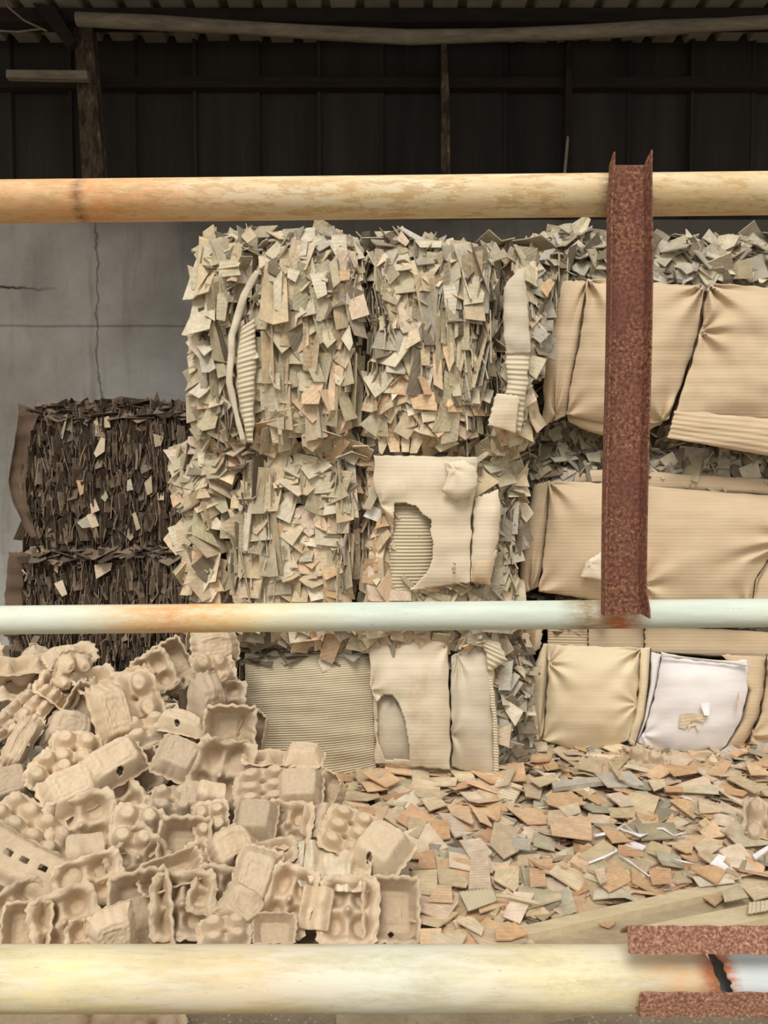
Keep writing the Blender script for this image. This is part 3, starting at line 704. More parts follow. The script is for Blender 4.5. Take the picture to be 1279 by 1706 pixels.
panel(B3, 'ribbed_sheet', [(408, 1088), (408, 1160), (416, 1240), (430, 1300)], [(616, 1070), (622, 1160), (626, 1230), (628, 1290)], M['ribbed'], out=.07, bulge=.05, nu=40, ribs=(58, .0024, 2.5), wrinkle=.012, seed=21, label='large khaki sheet with its corrugation bared', bottom=lambda u: 14*(1-(2*u-1)**2), ragged=.6)
panel(B3, 'torn_sheet', [(614, 1052), (617, 1130), (623, 1200), (625, 1272)], [(745, 1050), (747, 1120), (750, 1200), (750, 1283)], M['pale'], out=.11, bulge=.04, nu=70, nv=90, pinch=((.0, .45, .02, 5, 0), (1, .1, .012, 5, 1)), wrinkle=.009, seed=22,
      hole=([(626, 1168), (638, 1156), (652, 1156), (664, 1172), (674, 1200), (680, 1240), (682, 1266), (640, 1264), (627, 1230)],), label='pale sheet with a ragged hole')
panel(B3, 'inner_sheet', [(622, 1150), (626, 1270)], [(688, 1150), (690, 1275)], M['grey_board'], out=.08, bulge=.03, nu=24, nv=24, pinch=((.5, .1, .01, 4, 0),), seed=23, label='greyer sheet showing through the hole')
panel(B3, 'ribbed_sheet', [(626, 1262), (632, 1300)], [(748, 1275), (744, 1304)], M['ribbed'], out=.06, bulge=.02, nu=30, ribs=(8, .0025, 1), wrinkle=.006, seed=24, bottom=lambda u: 8*(1-(2*u-1)**2))
panel(B3, 'torn_sheet', [(752, 1095), (750, 1150), (752, 1220), (753, 1278)], [(800, 1062), (822, 1110), (822, 1200), (828, 1300)], M['grey_board'], out=.10, bulge=.04, nu=50, nv=70, pinch=((.2, .0, .02, 7, 0), (0, .7, .015, 5, 0)), wrinkle=.009, seed=25, label='grey stained sheet')
panel(B3, 'board_strip', [(812, 1128), (820, 1200), (822, 1298)], [(820, 1128), (829, 1200), (832, 1300)], M['ribbed'], out=.115, bulge=.01, nu=6, wrinkle=.004, ribs=(38, .002, 0), seed=26)
panel(B3, 'corrugated_flap', [(787, 1052), (808, 1085), (812, 1118)], [(832, 1070), (846, 1100), (815, 1120)], M['ribbed'], out=.125, bulge=.02, nu=20, nv=30, ribs=(7, .003, 0), seed=27)
for poly, c in (([(529,1100),(545,1085),(558,1098),(548,1115),(537,1120)], PK[0]), ([(410,1092),(440,1078),(478,1068),(470,1086),(430,1094)], GR[0]), ([(520,1058),(560,1056),(560,1072),(530,1068)], OR[1]),
                ([(450,1066),(470,1058),(486,1072),(468,1082)], OR[0]), ([(800,1052),(815,1050),(838,1082),(830,1090)], TN[1]), ([(836,1160),(872,1185),(858,1210),(842,1185)], KH[2]), ([(826,1215),(852,1205),(848,1245),(830,1240)], PK[1]),
                ([(745,1062),(760,1055),(775,1062),(755,1085)], TN[0]), ([(832,1105),(855,1100),(850,1150),(830,1150)], GR[1])):
    B3.hand(poly, c, out=.10)
for w_ in ([(412, 1090), (414, 1200), (418, 1290)], [(622, 1075), (626, 1200), (628, 1300)], [(750, 1060), (751, 1180), (754, 1300)]): B3.wire(w_, .075)
B3.finish()

# ---- right stack
R1 = Bale('wrapped_bale', 'kraft wrapped bale crowned with grey flakes, topmost of the right stack', 895, 1420, 385, 760, 3.3, (), group='cardboard bales', depth=.75)
top1 = [(880, 420), (905, 385), (945, 372), (985, 392), (1070, 398), (1130, 402), (1200, 405), (1290, 410), (1420, 415), (1420, 480), (900, 480)]
R1.region(top1, 620, (.05, .105), 'grey', 'wild', (-.05, .05)); R1.region(top1, 120, (.04, .09), 'upper', 'wild', (-.1, .02))
R1.region([(872, 430), (940, 430), (935, 480), (910, 560), (905, 700), (885, 740), (878, 600)], 240, (.05, .10), 'grey', 'wild', (-.02, .04), lambda a, b: R.choice(('grey', 'grey', 'upper', 'dark')))
R1.region([(905, 500), (940, 460), (930, 520), (905, 600)], 60, (.08, .13), 'upper', 'edge', (.0, .06))
R1.region([(880, 700), (1110, 705), (1110, 760), (880, 760)], 160, (.05, .10), 'grey', 'wild', (-.1, .0), lambda a, b: R.choice(('grey', 'dark')))
R1.shell(200, (.06, .11), 'grey', ('l', 't', 't'))
panel(R1, 'wrap_sheet', [(938, 468), (922, 540), (907, 610), (904, 672), (905, 710)], [(982, 467), (968, 560), (955, 620), (944, 690), (940, 694)], M['kraft'], out=.06, bulge=.04, pinch=((.9, 0, .03, 6, 0), (.5, .95, .02, 5, 1)), wrinkle=.006, seed=31, label='narrow kraft end flap', bottom=lambda u: 0)
panel(R1, 'wrap_sheet', [(980, 467), (966, 560), (953, 620), (943, 690)], [(1172, 478), (1162, 560), (1135, 640), (1112, 700)], M['kraft'], out=.085, bulge=.075, nu=80, nv=70, pinch=((0, 0, .03, 7, 0), (1, 0, .03, 8, 0), (.95, 1, .02, 6, 0), (0, 1, .02, 6, 0)), wrinkle=.008, seed=32, label='broad kraft sheet pulled in by the wires', bottom=lambda u: 12*(1-(2*u-1)**2), top=lambda u: -2)
panel(R1, 'folded_edge', [(943, 688), (946, 702)], [(1112, 690), (1100, 708)], M['kraft'], out=.05, bulge=.03, nu=50, nv=14, wrinkle=.008, seed=33, bottom=lambda u: 22*(1-(2*u-1)**2))
panel(R1, 'wrap_sheet', [(1178, 474), (1165, 560), (1140, 640), (1124, 690)], [(1425, 482), (1425, 560), (1425, 640), (1425, 715)], M['kraft'], out=.115, bulge=.05, nu=80, nv=70, pinch=((0, 0, .035, 9, 0), (0, .35, .02, 7, 1)), wrinkle=.009, seed=34, label='kraft sheet at the right edge with a folded hem')
panel(R1, 'folded_edge', [(1124, 684), (1112, 730)], [(1425, 710), (1425, 785)], M['kraft'], out=.135, bulge=.015, nu=60, nv=20, wrinkle=.007, seed=35, ribs=(6, .0012, 1))
for w_ in ([(980, 468), (966, 560), (953, 625), (941, 700)], [(1176, 474), (1163, 560), (1137, 650), (1116, 705)]): R1.wire(w_, .10)
for poly, c in (([(1072,400),(1086,396),(1086,405),(1072,407)], WT[0]), ([(1075,420),(1100,398),(1132,412),(1130,420)], GR[1]), ([(915,428),(935,440),(925,470),(918,460)], GR[1]), ([(1110,462),(1140,440),(1165,458),(1150,468)], GR[0]), ([(1235,440),(1265,436),(1262,456),(1238,458)], GR[1])):
    R1.hand(poly, c, out=.05)
R1.finish()
R2 = Bale('wrapped_bale', 'kraft wrapped bale, second of the right stack behind the channel', 862, 1420, 735, 1040, 3.38, (), group='cardboard bales', depth=.72)
top2 = [(845, 760), (880, 725), (1000, 725), (1110, 725), (1420, 765), (1420, 835), (1080, 800), (850, 815)]
R2.region(top2, 640, (.05, .10), 'grey', 'wild', (-.03, .06)); R2.region([(845, 770), (905, 770), (890, 810), (868, 860), (862, 1000), (845, 1000)], 190, (.05, .10), 'grey', 'wild', (-.02, .05), lambda a, b: R.choice(('grey', 'dark', 'upper')))
R2.region([(860, 985), (1000, 985), (1000, 1050), (860, 1050)], 50, (.06, .1), 'dark', 'lay', (-.02, .04))
R2.region([(868, 870), (905, 805), (895, 850), (868, 960)], 50, (.08, .13), 'upper', 'edge', (.0, .05))
R2.shell(120, (.06, .11), 'grey', ('l', 't'))
panel(R2, 'box_flap', [(945, 783), (945, 805)], [(1072, 783), (1072, 812)], M['kraft'], out=.05, bulge=.01, nu=30, nv=14, seed=41)
panel(R2, 'box_flap', [(1078, 786), (1078, 812)], [(1425, 806), (1425, 835)], M['kraft'], out=.07, bulge=.015, nu=50, nv=14, seed=42)
panel(R2, 'wrap_sheet', [(892, 806), (878, 850), (868, 920), (864, 992)], [(916, 802), (914, 860), (905, 930), (896, 978)], M['kraft'], out=.06, bulge=.03, nu=30, pinch=((.9, 0, .015, 5, 0), (.6, 1, .02, 5, 1)), seed=43, label='narrow kraft end flap')
panel(R2, 'wrap_sheet', [(914, 802), (912, 860), (904, 930), (898, 978)], [(1076, 806), (1078, 880), (1078, 950), (1076, 1004)], M['kraft'], out=.085, bulge=.06, nu=70, pinch=((0, 0, .03, 8, 0), (0, 1, .025, 5, 0), (1, .8, .015, 5, 1)), seed=44, bottom=lambda u: 8)
panel(R2, 'wrap_sheet', [(1078, 812), (1072, 880), (1070, 950), (1072, 1015)], [(1425, 838), (1345, 880), (1275, 935), (1250, 1015)], M['kraft'], out=.09, bulge=.06, nu=80, pinch=((1, .45, .03, 8, 0), (0, .8, .02, 6, 1), (.95, 1, .02, 5, 1)), seed=45, top=lambda u: -2, label='broad kraft sheet right of the channel')
panel(R2, 'wrap_sheet', [(1345, 850), (1285, 920), (1262, 960), (1252, 1015)], [(1500, 850), (1500, 920), (1500, 980), (1500, 1020)], M['kraft'], out=.07, bulge=.04, nu=40, seed=46)
panel(R2, 'torn_scrap', [(976, 935), (966, 962)], [(1008, 915), (1008, 968)], M['pale'], out=.165, bulge=.01, nu=12, nv=12, pinch=((.3, .3, .01, 4, 0),), seed=47, label='torn liner scrap peeling away beside the channel')
for w_ in ([(914, 803), (911, 870), (898, 975)], [(1077, 805), (1074, 900), (1074, 1015)], [(1350, 850), (1285, 925), (1258, 965), (1252, 1015)]): R2.wire(w_, .10)
for poly, c in (([(1098,765),(1120,752),(1138,785),(1120,790)], GR[1]), ([(1132,742),(1182,748),(1180,772),(1130,765)], GR[0]), ([(1230,780),(1262,768),(1268,795),(1240,805)], GR[1]), ([(925,735),(935,720),(955,760),(940,775)], GR[0]), ([(975,755),(1000,752),(1000,770),(980,768)], GR[1]), ([(1245,808),(1250,800),(1256,818),(1250,822)], WT[0])):
    R2.hand(poly, c, out=.07)
R2.finish()
R3 = Bale('wrapped_bale', 'bale wrapped in cream board and one white sheet, lowest of the right stack', 870, 1420, 1045, 1280, 3.45, (), group='cardboard bales', depth=.72)
R3.region([(850, 1045), (885, 1045), (880, 1240), (860, 1290), (845, 1200)], 110, (.05, .1), 'grey', 'wild', (-.02, .05))
R3.region([(870, 1235), (1279, 1235), (1420, 1230), (1420, 1285), (870, 1280)], 130, (.05, .11), 'dark', 'wild', (-.05, .04), lambda a, b: R.choice(('dark', 'mix')))
R3.region([(1180, 1045), (1420, 1045), (1420, 1060), (1180, 1060)], 40, (.05, .1), 'grey', 'lay', (-.02, .05))
R3.shell(80, (.06, .11), 'grey', ('l', 't'))
panel(R3, 'box_flap', [(886, 1035), (874, 1100)], [(906, 1035), (900, 1080)], M['cream'], out=.04, bulge=.01, nu=20, nv=20, seed=50)
panel(R3, 'box_flap', [(912, 1040), (912, 1080)], [(979, 1040), (979, 1082)], M['kraft'], out=.03, bulge=.005, nu=30, nv=30, ribs=(9, .0015, 0), seed=51)
panel(R3, 'box_flap', [(980, 1040), (980, 1082)], [(1073, 1040), (1073, 1084)], M['kraft'], out=.04, bulge=.005, nu=30, nv=14, seed=52)
panel(R3, 'box_flap', [(1074, 1042), (1074, 1086)], [(1420, 1060), (1420, 1110)], M['kraft'], out=.06, bulge=.01, nu=60, nv=14, seed=53)
panel(R3, 'wrap_sheet', [(905, 1072), (884, 1120), (874, 1180), (873, 1228)], [(914, 1072), (912, 1130), (908, 1190), (905, 1236)], M['cream'], out=.06, bulge=.03, nu=24, pinch=((.8, .95, .02, 5, 1),), seed=54, bottom=lambda u: 12*(1-(2*u-1)**2), label='narrow cream end flap')
panel(R3, 'wrap_sheet', [(913, 1073), (912, 1130), (908, 1190), (904, 1232)], [(1068, 1080), (1066, 1130), (1060, 1190), (1048, 1232)], M['cream'], out=.095, bulge=.07, nu=80, nv=70, pinch=((1, .0, .035, 9, 0), (0, .2, .02, 8, 0), (0, 1, .02, 6, 0), (1, .6, .012, 8, 0)), wrinkle=.008, seed=55, bottom=lambda u: 18*(1-(2*u-1)**2), label='cream sheet pulled into folds by the wires')
panel(R3, 'wrap_strip', [(1066, 1080), (1064, 1150), (1058, 1190), (1046, 1236)], [(1083, 1078), (1080, 1140), (1074, 1190), (1060, 1236)], M['cream'], out=.10, bulge=.02, nu=16, seed=56)
panel(R3, 'white_sheet', [(1084, 1086), (1082, 1140), (1072, 1195), (1058, 1240)], [(1102, 1090), (1094, 1140), (1080, 1195), (1062, 1240)], M['white_board'], out=.09, bulge=.02, nu=14, seed=57)
ws = panel(R3, 'white_sheet', [(1102, 1092), (1094, 1140), (1080, 1195), (1064, 1238)], [(1246, 1108), (1246, 1150), (1234, 1200), (1208, 1244)], M['white_board'], out=.11, bulge=.06, nu=70, nv=60, wrinkle=.006, pinch=((0, .9, .01, 6, 0),), seed=58, bottom=lambda u: 26*(1-(2*u-1)**2), label='white coated sheet with brown scuffs')
panel(R3, 'white_flap', [(1100, 1086), (1104, 1094)], [(1245, 1100), (1246, 1110)], M['white_board'], out=.14, bulge=.01, nu=40, nv=8, seed=59, top=lambda u: 6*math.sin(u*3.14), label='white top edge folded over')
panel(R3, 'wrap_sheet', [(1200, 1090), (1246, 1150), (1234, 1200), (1200, 1258)], [(1276, 1094), (1272, 1150), (1262, 1200), (1236, 1246)], M['kraft'], out=.085, bulge=.03, nu=30, seed=60)
panel(R3, 'wrap_sheet', [(1278, 1094), (1274, 1150), (1264, 1200), (1244, 1240)], [(1420, 1100), (1420, 1160), (1420, 1210), (1420, 1270)], M['kraft'], out=.10, bulge=.05, nu=40, pinch=((0, .1, .02, 5, 0), (0, .9, .02, 5, 0)), seed=61)
mk = Vector
for poly, c, nm in (([(1133,1190),(1150,1188),(1178,1192),(1172,1203),(1160,1200),(1150,1203),(1142,1215),(1130,1212)], TN[1], 'scuff_patch'), ([(1146,1208),(1155,1203),(1164,1208),(1165,1216),(1161,1216),(1158,1209),(1150,1210),(1147,1216)], TN[1], 'scuff_patch'), ([(1226,1170),(1230,1152),(1232,1170),(1227,1185)], PK[1], 'scuff_patch')):
    o = R3.hand(poly, c, out=.182, tilt=.0, th=.002, name=nm)
o = R3.hand([(1166,1172),(1183,1170),(1181,1192),(1173,1192)], WT[0], out=.195, tilt=.1, th=.002, name='torn_scrap', mat=M['plastic'])
panel(R3, 'box_flap', [(1050, 1232), (1048, 1240)], [(1130, 1268), (1122, 1274)], M['kraft'], out=.10, bulge=.01, nu=20, nv=6, seed=62)
for w_ in ([(913, 1073), (912, 1130), (908, 1190), (904, 1236)], [(1084, 1080), (1080, 1140), (1073, 1195), (1058, 1240)], [(1277, 1090), (1273, 1150), (1263, 1200), (1240, 1246)]): R3.wire(w_, .115)
R3.finish()

# ---- dark stack against the left wall
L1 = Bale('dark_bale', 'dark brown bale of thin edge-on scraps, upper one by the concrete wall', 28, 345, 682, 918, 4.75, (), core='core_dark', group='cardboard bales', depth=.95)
pl = [(48, 695), (90, 682), (200, 678), (335, 680), (340, 930), (60, 905), (45, 860), (40, 780)]
L1.region(pl, 1900, (.05, .11), 'brown', 'edge', (-.01, .05)); L1.region(pl, 110, (.04, .09), 'dark', 'flat', (.0, .05), lambda a, b: R.choice(('brown', 'brown', 'dark')))
L1.region([(60, 690), (85, 676), (200, 674), (335, 678), (335, 692), (70, 700)], 260, (.07, .14), 'brown', 'lay', (-.12, .07))
L1.shell(200, (.06, .12), 'brown', ('l', 't'))
panel(L1, 'end_board', [(42, 686), (28, 715), (14, 800), (20, 830), (42, 880), (52, 897)], [(66, 690), (52, 720), (42, 800), (44, 830), (56, 880), (62, 895)], M['dark_board'], out=.04, bulge=-.02, nu=20, wrinkle=.02, seed=71, label='folded dark board closing the left end', sag=.0)
for poly, c in (([(156,702),(162,695),(165,722),(158,728)], TN[0]), ([(167,696),(181,693),(184,712),(170,713)], TN[1]), ([(156,755),(168,728),(175,730),(174,752),(160,762)], TN[1]), ([(127,800),(140,801),(139,822),(133,826)], OR[1]), ([(128,870),(148,857),(151,878),(137,880)], GR[1]),
                ([(144,858),(156,853),(165,876),(152,880)], TN[1]), ([(220,856),(226,853),(234,880),(227,884)], TN[2]), ([(150,840),(158,830),(166,850),(152,856)], PK[1]), ([(262,821),(273,820),(273,833),(263,833)], TN[0]), ([(100,728),(110,693),(112,695),(104,732)], GR[0]), ([(240,805),(252,790),(254,820),(246,825)], TN[2]),
                ([(212,800),(218,797),(222,816),(211,818)], GR[1]), ([(168,830),(172,806),(180,828),(175,836)], OL[1]), ([(255,722),(272,728),(268,742),(258,745)], TN[2])):
    L1.hand(poly, c, out=.07)
L1.finish()
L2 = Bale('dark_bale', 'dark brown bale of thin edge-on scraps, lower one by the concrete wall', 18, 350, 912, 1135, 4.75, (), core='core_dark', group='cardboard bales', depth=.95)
pl = [(45, 930), (70, 912), (300, 912), (345, 920), (345, 1140), (20, 1140), (25, 1000)]
L2.region(pl, 1900, (.05, .11), 'brown', 'edge', (-.01, .05)); L2.region(pl, 70, (.04, .08), 'dark', 'flat', (.0, .05), lambda a, b: R.choice(('brown', 'dark')))
L2.region([(60, 915), (300, 905), (300, 925), (60, 930)], 240, (.07, .14), 'brown', 'lay', (-.1, .09))
panel(L2, 'end_board', [(14, 920), (8, 1000), (6, 1060)], [(40, 920), (38, 1000), (30, 1060)], M['dark_board'], out=.03, bulge=.01, nu=20, wrinkle=.02, seed=72, label='brown box end at the left')
for poly, c in (([(157,941),(187,937),(184,950),(160,965)], TN[1]), ([(90,972),(104,966),(112,990),(103,994)], TN[1]), ([(58,915),(75,904),(80,907),(62,923)], TN[2]), ([(36,945),(45,958),(40,955),(33,947)], TN[1]), ([(66,908),(90,905),(95,915),(88,925),(70,925)], BR[4]), ([(92,925),(98,922),(96,955),(90,950)], OR[1])):
    L2.hand(poly, c, out=.08)
L2.finish()

# ------------------------------------------------------------------ egg cartons
def field(fn, hx, hy, res=.0036, hole=None, n_sup=5, crumple=.004, seed=0, bendk=0.0):
    nx = int(2*hx/res); ny = int(2*hy/res); V = []; Fc = []
    for j in range(ny+1):
        for i in range(nx+1):
            X = -1+2*i/nx; Y_ = -1+2*j/ny; mx = max(abs(X), abs(Y_))
            e = (abs(X)**n_sup+abs(Y_)**n_sup)**(1/n_sup); q = mx/e if e > 0 else 1; k = 1+(q-1)*mx**2
            x = X*hx*k; y = Y_*hy*k; h, sx, sy = fn(X*hx, Y_*hy, hx, hy)
            p = Vector((x+sx, y+sy, h)); s = Vector((x*11+seed*3.1, y*11, seed*1.7))
            p += Vector((noise.noise(s), noise.noise(s+Vector((7, 3, 1))), noise.noise(s+Vector((2, 9, 4)))*1.6))*crumple
            p += Vector((0, 0, 1))*(noise.noise(s*3.5)*crumple*.3 + noise.noise(s*9)*.0026)
            p.z += bendk*(x*x)*6
            V.append(p)
    w = nx+1
    for j in range(ny):
        for i in range(nx):
            X = -hx+2*hx*(i+.5)/nx; Y_ = -hy+2*hy*(j+.5)/ny
            if hole and hole(X, Y_): continue
            Fc.append((j*w+i, j*w+i+1, (j+1)*w+i+1, (j+1)*w+i))
    return V, Fc
PT = .062; MG = .009
def cups(nx, ny, D=.058):
    def fn(x, y, hx, hy):
        ix, iy = hx-MG, hy-MG; inx = abs(x) < ix; iny = abs(y) < iy
        a = abs(math.sin(math.pi*(x+ix)/PT)) if inx else 0; b = abs(math.sin(math.pi*(y+iy)/PT)) if iny else 0
        edge = smooth(0, .016, min(ix-abs(x), iy-abs(y))) if (inx and iny) else 0
        near = (1-a)*(1-b) if (inx and iny) else 0; h = 0
        if inx and iny:
            cx = (x+ix) % PT - PT/2; cy = (y+iy) % PT - PT/2; r = math.hypot(cx, cy)/(PT/2)
            h = -D*(.66*(1-smooth(.30, 1.06, r)) + .34*edge*(1-smooth(.25, .8, near)))
            h = max(h, -.9*D) + .016*smooth(.5, .95, near)*edge
        out = max(abs(x)-ix, abs(y)-iy, 0)
        h -= .12*out; h += .0035*math.sin((x-y)*95)*(out > 0)
        fy = smooth(.03, 0, hy-abs(y)) if False else max(0, 1-(hy-abs(y))/.022); fx2 = max(0, 1-(hx-abs(x))/.022)
        sy = math.copysign(.010*fy*(abs(math.sin(math.pi*(x+ix)/PT))-.6), y); sx = math.copysign(.010*fx2*(abs(math.sin(math.pi*(y+iy)/PT))-.6), x)
        if out > 0: sx += .0035*noise.noise(Vector((x*70, y*70, 1))); sy += .0035*noise.noise(Vector((x*70, y*70, 5))); h += .004*noise.noise(Vector((x*60, y*60, 9)))
        return h, sx, sy
    return fn, PT*nx/2+MG, PT*ny/2+MG
def lidf(nx, ny, Hh=.058):
    def fn(x, y, hx, hy):
        d = min(hx-abs(x), hy-abs(y)); wall = min(1, max(0, (d-.006)/.020))
        h = Hh*wall
        # scalloped lower wall and pressed corners
        sc = .006*abs(math.sin(math.pi*(x+hx)/PT))+.006*abs(math.sin(math.pi*(y+hy)/PT)); h += sc*wall*(1-wall)*2.2
        c = math.hypot(hx-abs(x)-.02, hy-abs(y)-.02); h -= .012*math.exp(-(c/.016)**2)
        if wall > .97: h += .0018
        fy = max(0, 1-(hy-abs(y))/.034); fx2 = max(0, 1-(hx-abs(x))/.034)
        sy = math.copysign(.010*fy*(abs(math.sin(math.pi*(x+hx-MG)/PT))-.6), y); sx = math.copysign(.010*fx2*(abs(math.sin(math.pi*(y+hy-MG)/PT))-.6), x)
        if d < .006: sx += .0035*noise.noise(Vector((x*70, y*70, 1))); sy += .0035*noise.noise(Vector((x*70, y*70, 5))); h += .004*noise.noise(Vector((x*60, y*60, 9)))
        if abs(abs(x)-(hx-.04)) < .003 and abs(y) < hy-.04: h += .0022
        if abs(abs(y)-(hy-.04)) < .003 and abs(x) < hx-.04: h += .0022
        return h, sx, sy
    return fn, PT*nx/2+MG, PT*ny/2+MG
def hinge(x, y, hx, hy):
    return .010*math.sin(x/hx*math.pi*1.5)+.004*math.sin(y*90)*(1-abs(x/hx)), 0, 0
PM = {}
def proto(kind, nx, ny, v):
    key = (kind, nx, ny, v)
    if key in PM: return PM[key]
    hole = None
    if kind == 'base': fn, hx, hy = cups(nx, ny); nm = 'cup_tray'
    elif kind == 'lid':
        fn, hx, hy = lidf(nx, ny); nm = 'carton_lid'
        if v % 2 == 0: hole = lambda x, y, hx=hx, hy=hy: any(((x-cx)/.009)**2+((y+hy-.021)/.0058)**2 < 1 for cx in ([0] if hx < .1 else [-.09, 0, .09]))
    elif kind == 'slots':
        fn, hx, hy = lidf(nx, ny, .03); nm = 'carton_lid'; hole = lambda x, y, hx=hx: abs(y-.004) < .007 and any(abs(x-c) < .010 for c in (-.12, -.075, -.03, .015, .06))
    else: fn, hx, hy, nm = hinge, .03, .055, 'hinge_flap'
    V, Fc = field(fn, hx, hy, hole=hole, crumple={0: .005, 1: .008, 2: .014, 3: .024}[v], seed=v*7+nx+ny*2, bendk=(0, .15, -.2, .3)[v], res=.0030 if nx*ny < 8 else .005, n_sup=9 if kind != 'base' else 6)
    me = bpy.data.meshes.new(nm); me.from_pydata([tuple(q) for q in V], [], Fc); me.materials.append(M['pulp'])
    me.polygons.foreach_set('use_smooth', [True]*len(me.polygons)); me.update()
    PM[key] = (me, nm, hx, hy); return PM[key]
PULP = [srgb(208, 185, 154), srgb(213, 190, 159), srgb(202, 180, 150), srgb(197, 176, 148), srgb(207, 186, 156)]
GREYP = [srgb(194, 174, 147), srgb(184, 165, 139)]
def cart_y(px, py): return 1.93 + (1560-py)/480*.93 + .10*min(700, max(0, px))/650
def put_piece(root, kind, px, py, w, h, roll, tx=0, ty=0, flip=False, v=0, nx=2, ny=2, dy=0, grey=False, rng=R):
    me, nm, hx, hy = proto(kind, nx, ny, v); Y = cart_y(px, py) + dy; P = at(px, py, Y)
    dist = (P-CAM).length; s = dist/F*.97
    el = math.atan2(H-P.z, math.hypot(P.x, P.y)); az = math.atan2(P.x, P.y)
    m0 = Matrix(((1, 0, 0), (0, 0, -1), (0, 1, 0))).to_4x4()    # local z -> -Y (towards the viewer), local y -> up
    rl = Matrix.Rotation(math.radians(roll), 4, 'Z'); fl = Matrix.Rotation(math.pi, 4, 'Y') if flip else Matrix.Identity(4)
    mt = Matrix.Rotation(-az + math.radians(ty), 4, 'Z') @ Matrix.Rotation(-(el + math.radians(tx)), 4, 'X') @ m0 @ rl @ fl
    sx, sy = w*s/(2*hx), h*s/(2*hy); sz = min(1.25, max(.6, math.sqrt(sx*sy)))
    o = bpy.data.objects.new(nm, me); COL.objects.link(o)
    if root is not None:
        o.parent = root; o.matrix_parent_inverse = Matrix.Translation(-root.location)
    o.matrix_basis = Matrix.Translation(P) @ mt @ Matrix.Diagonal((sx, sy, sz, 1))
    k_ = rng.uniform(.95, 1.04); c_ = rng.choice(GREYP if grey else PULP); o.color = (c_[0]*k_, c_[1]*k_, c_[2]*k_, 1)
    md = o.modifiers.new('pulp', 'SOLIDIFY'); md.thickness = .0020; md.offset = 0
    return o
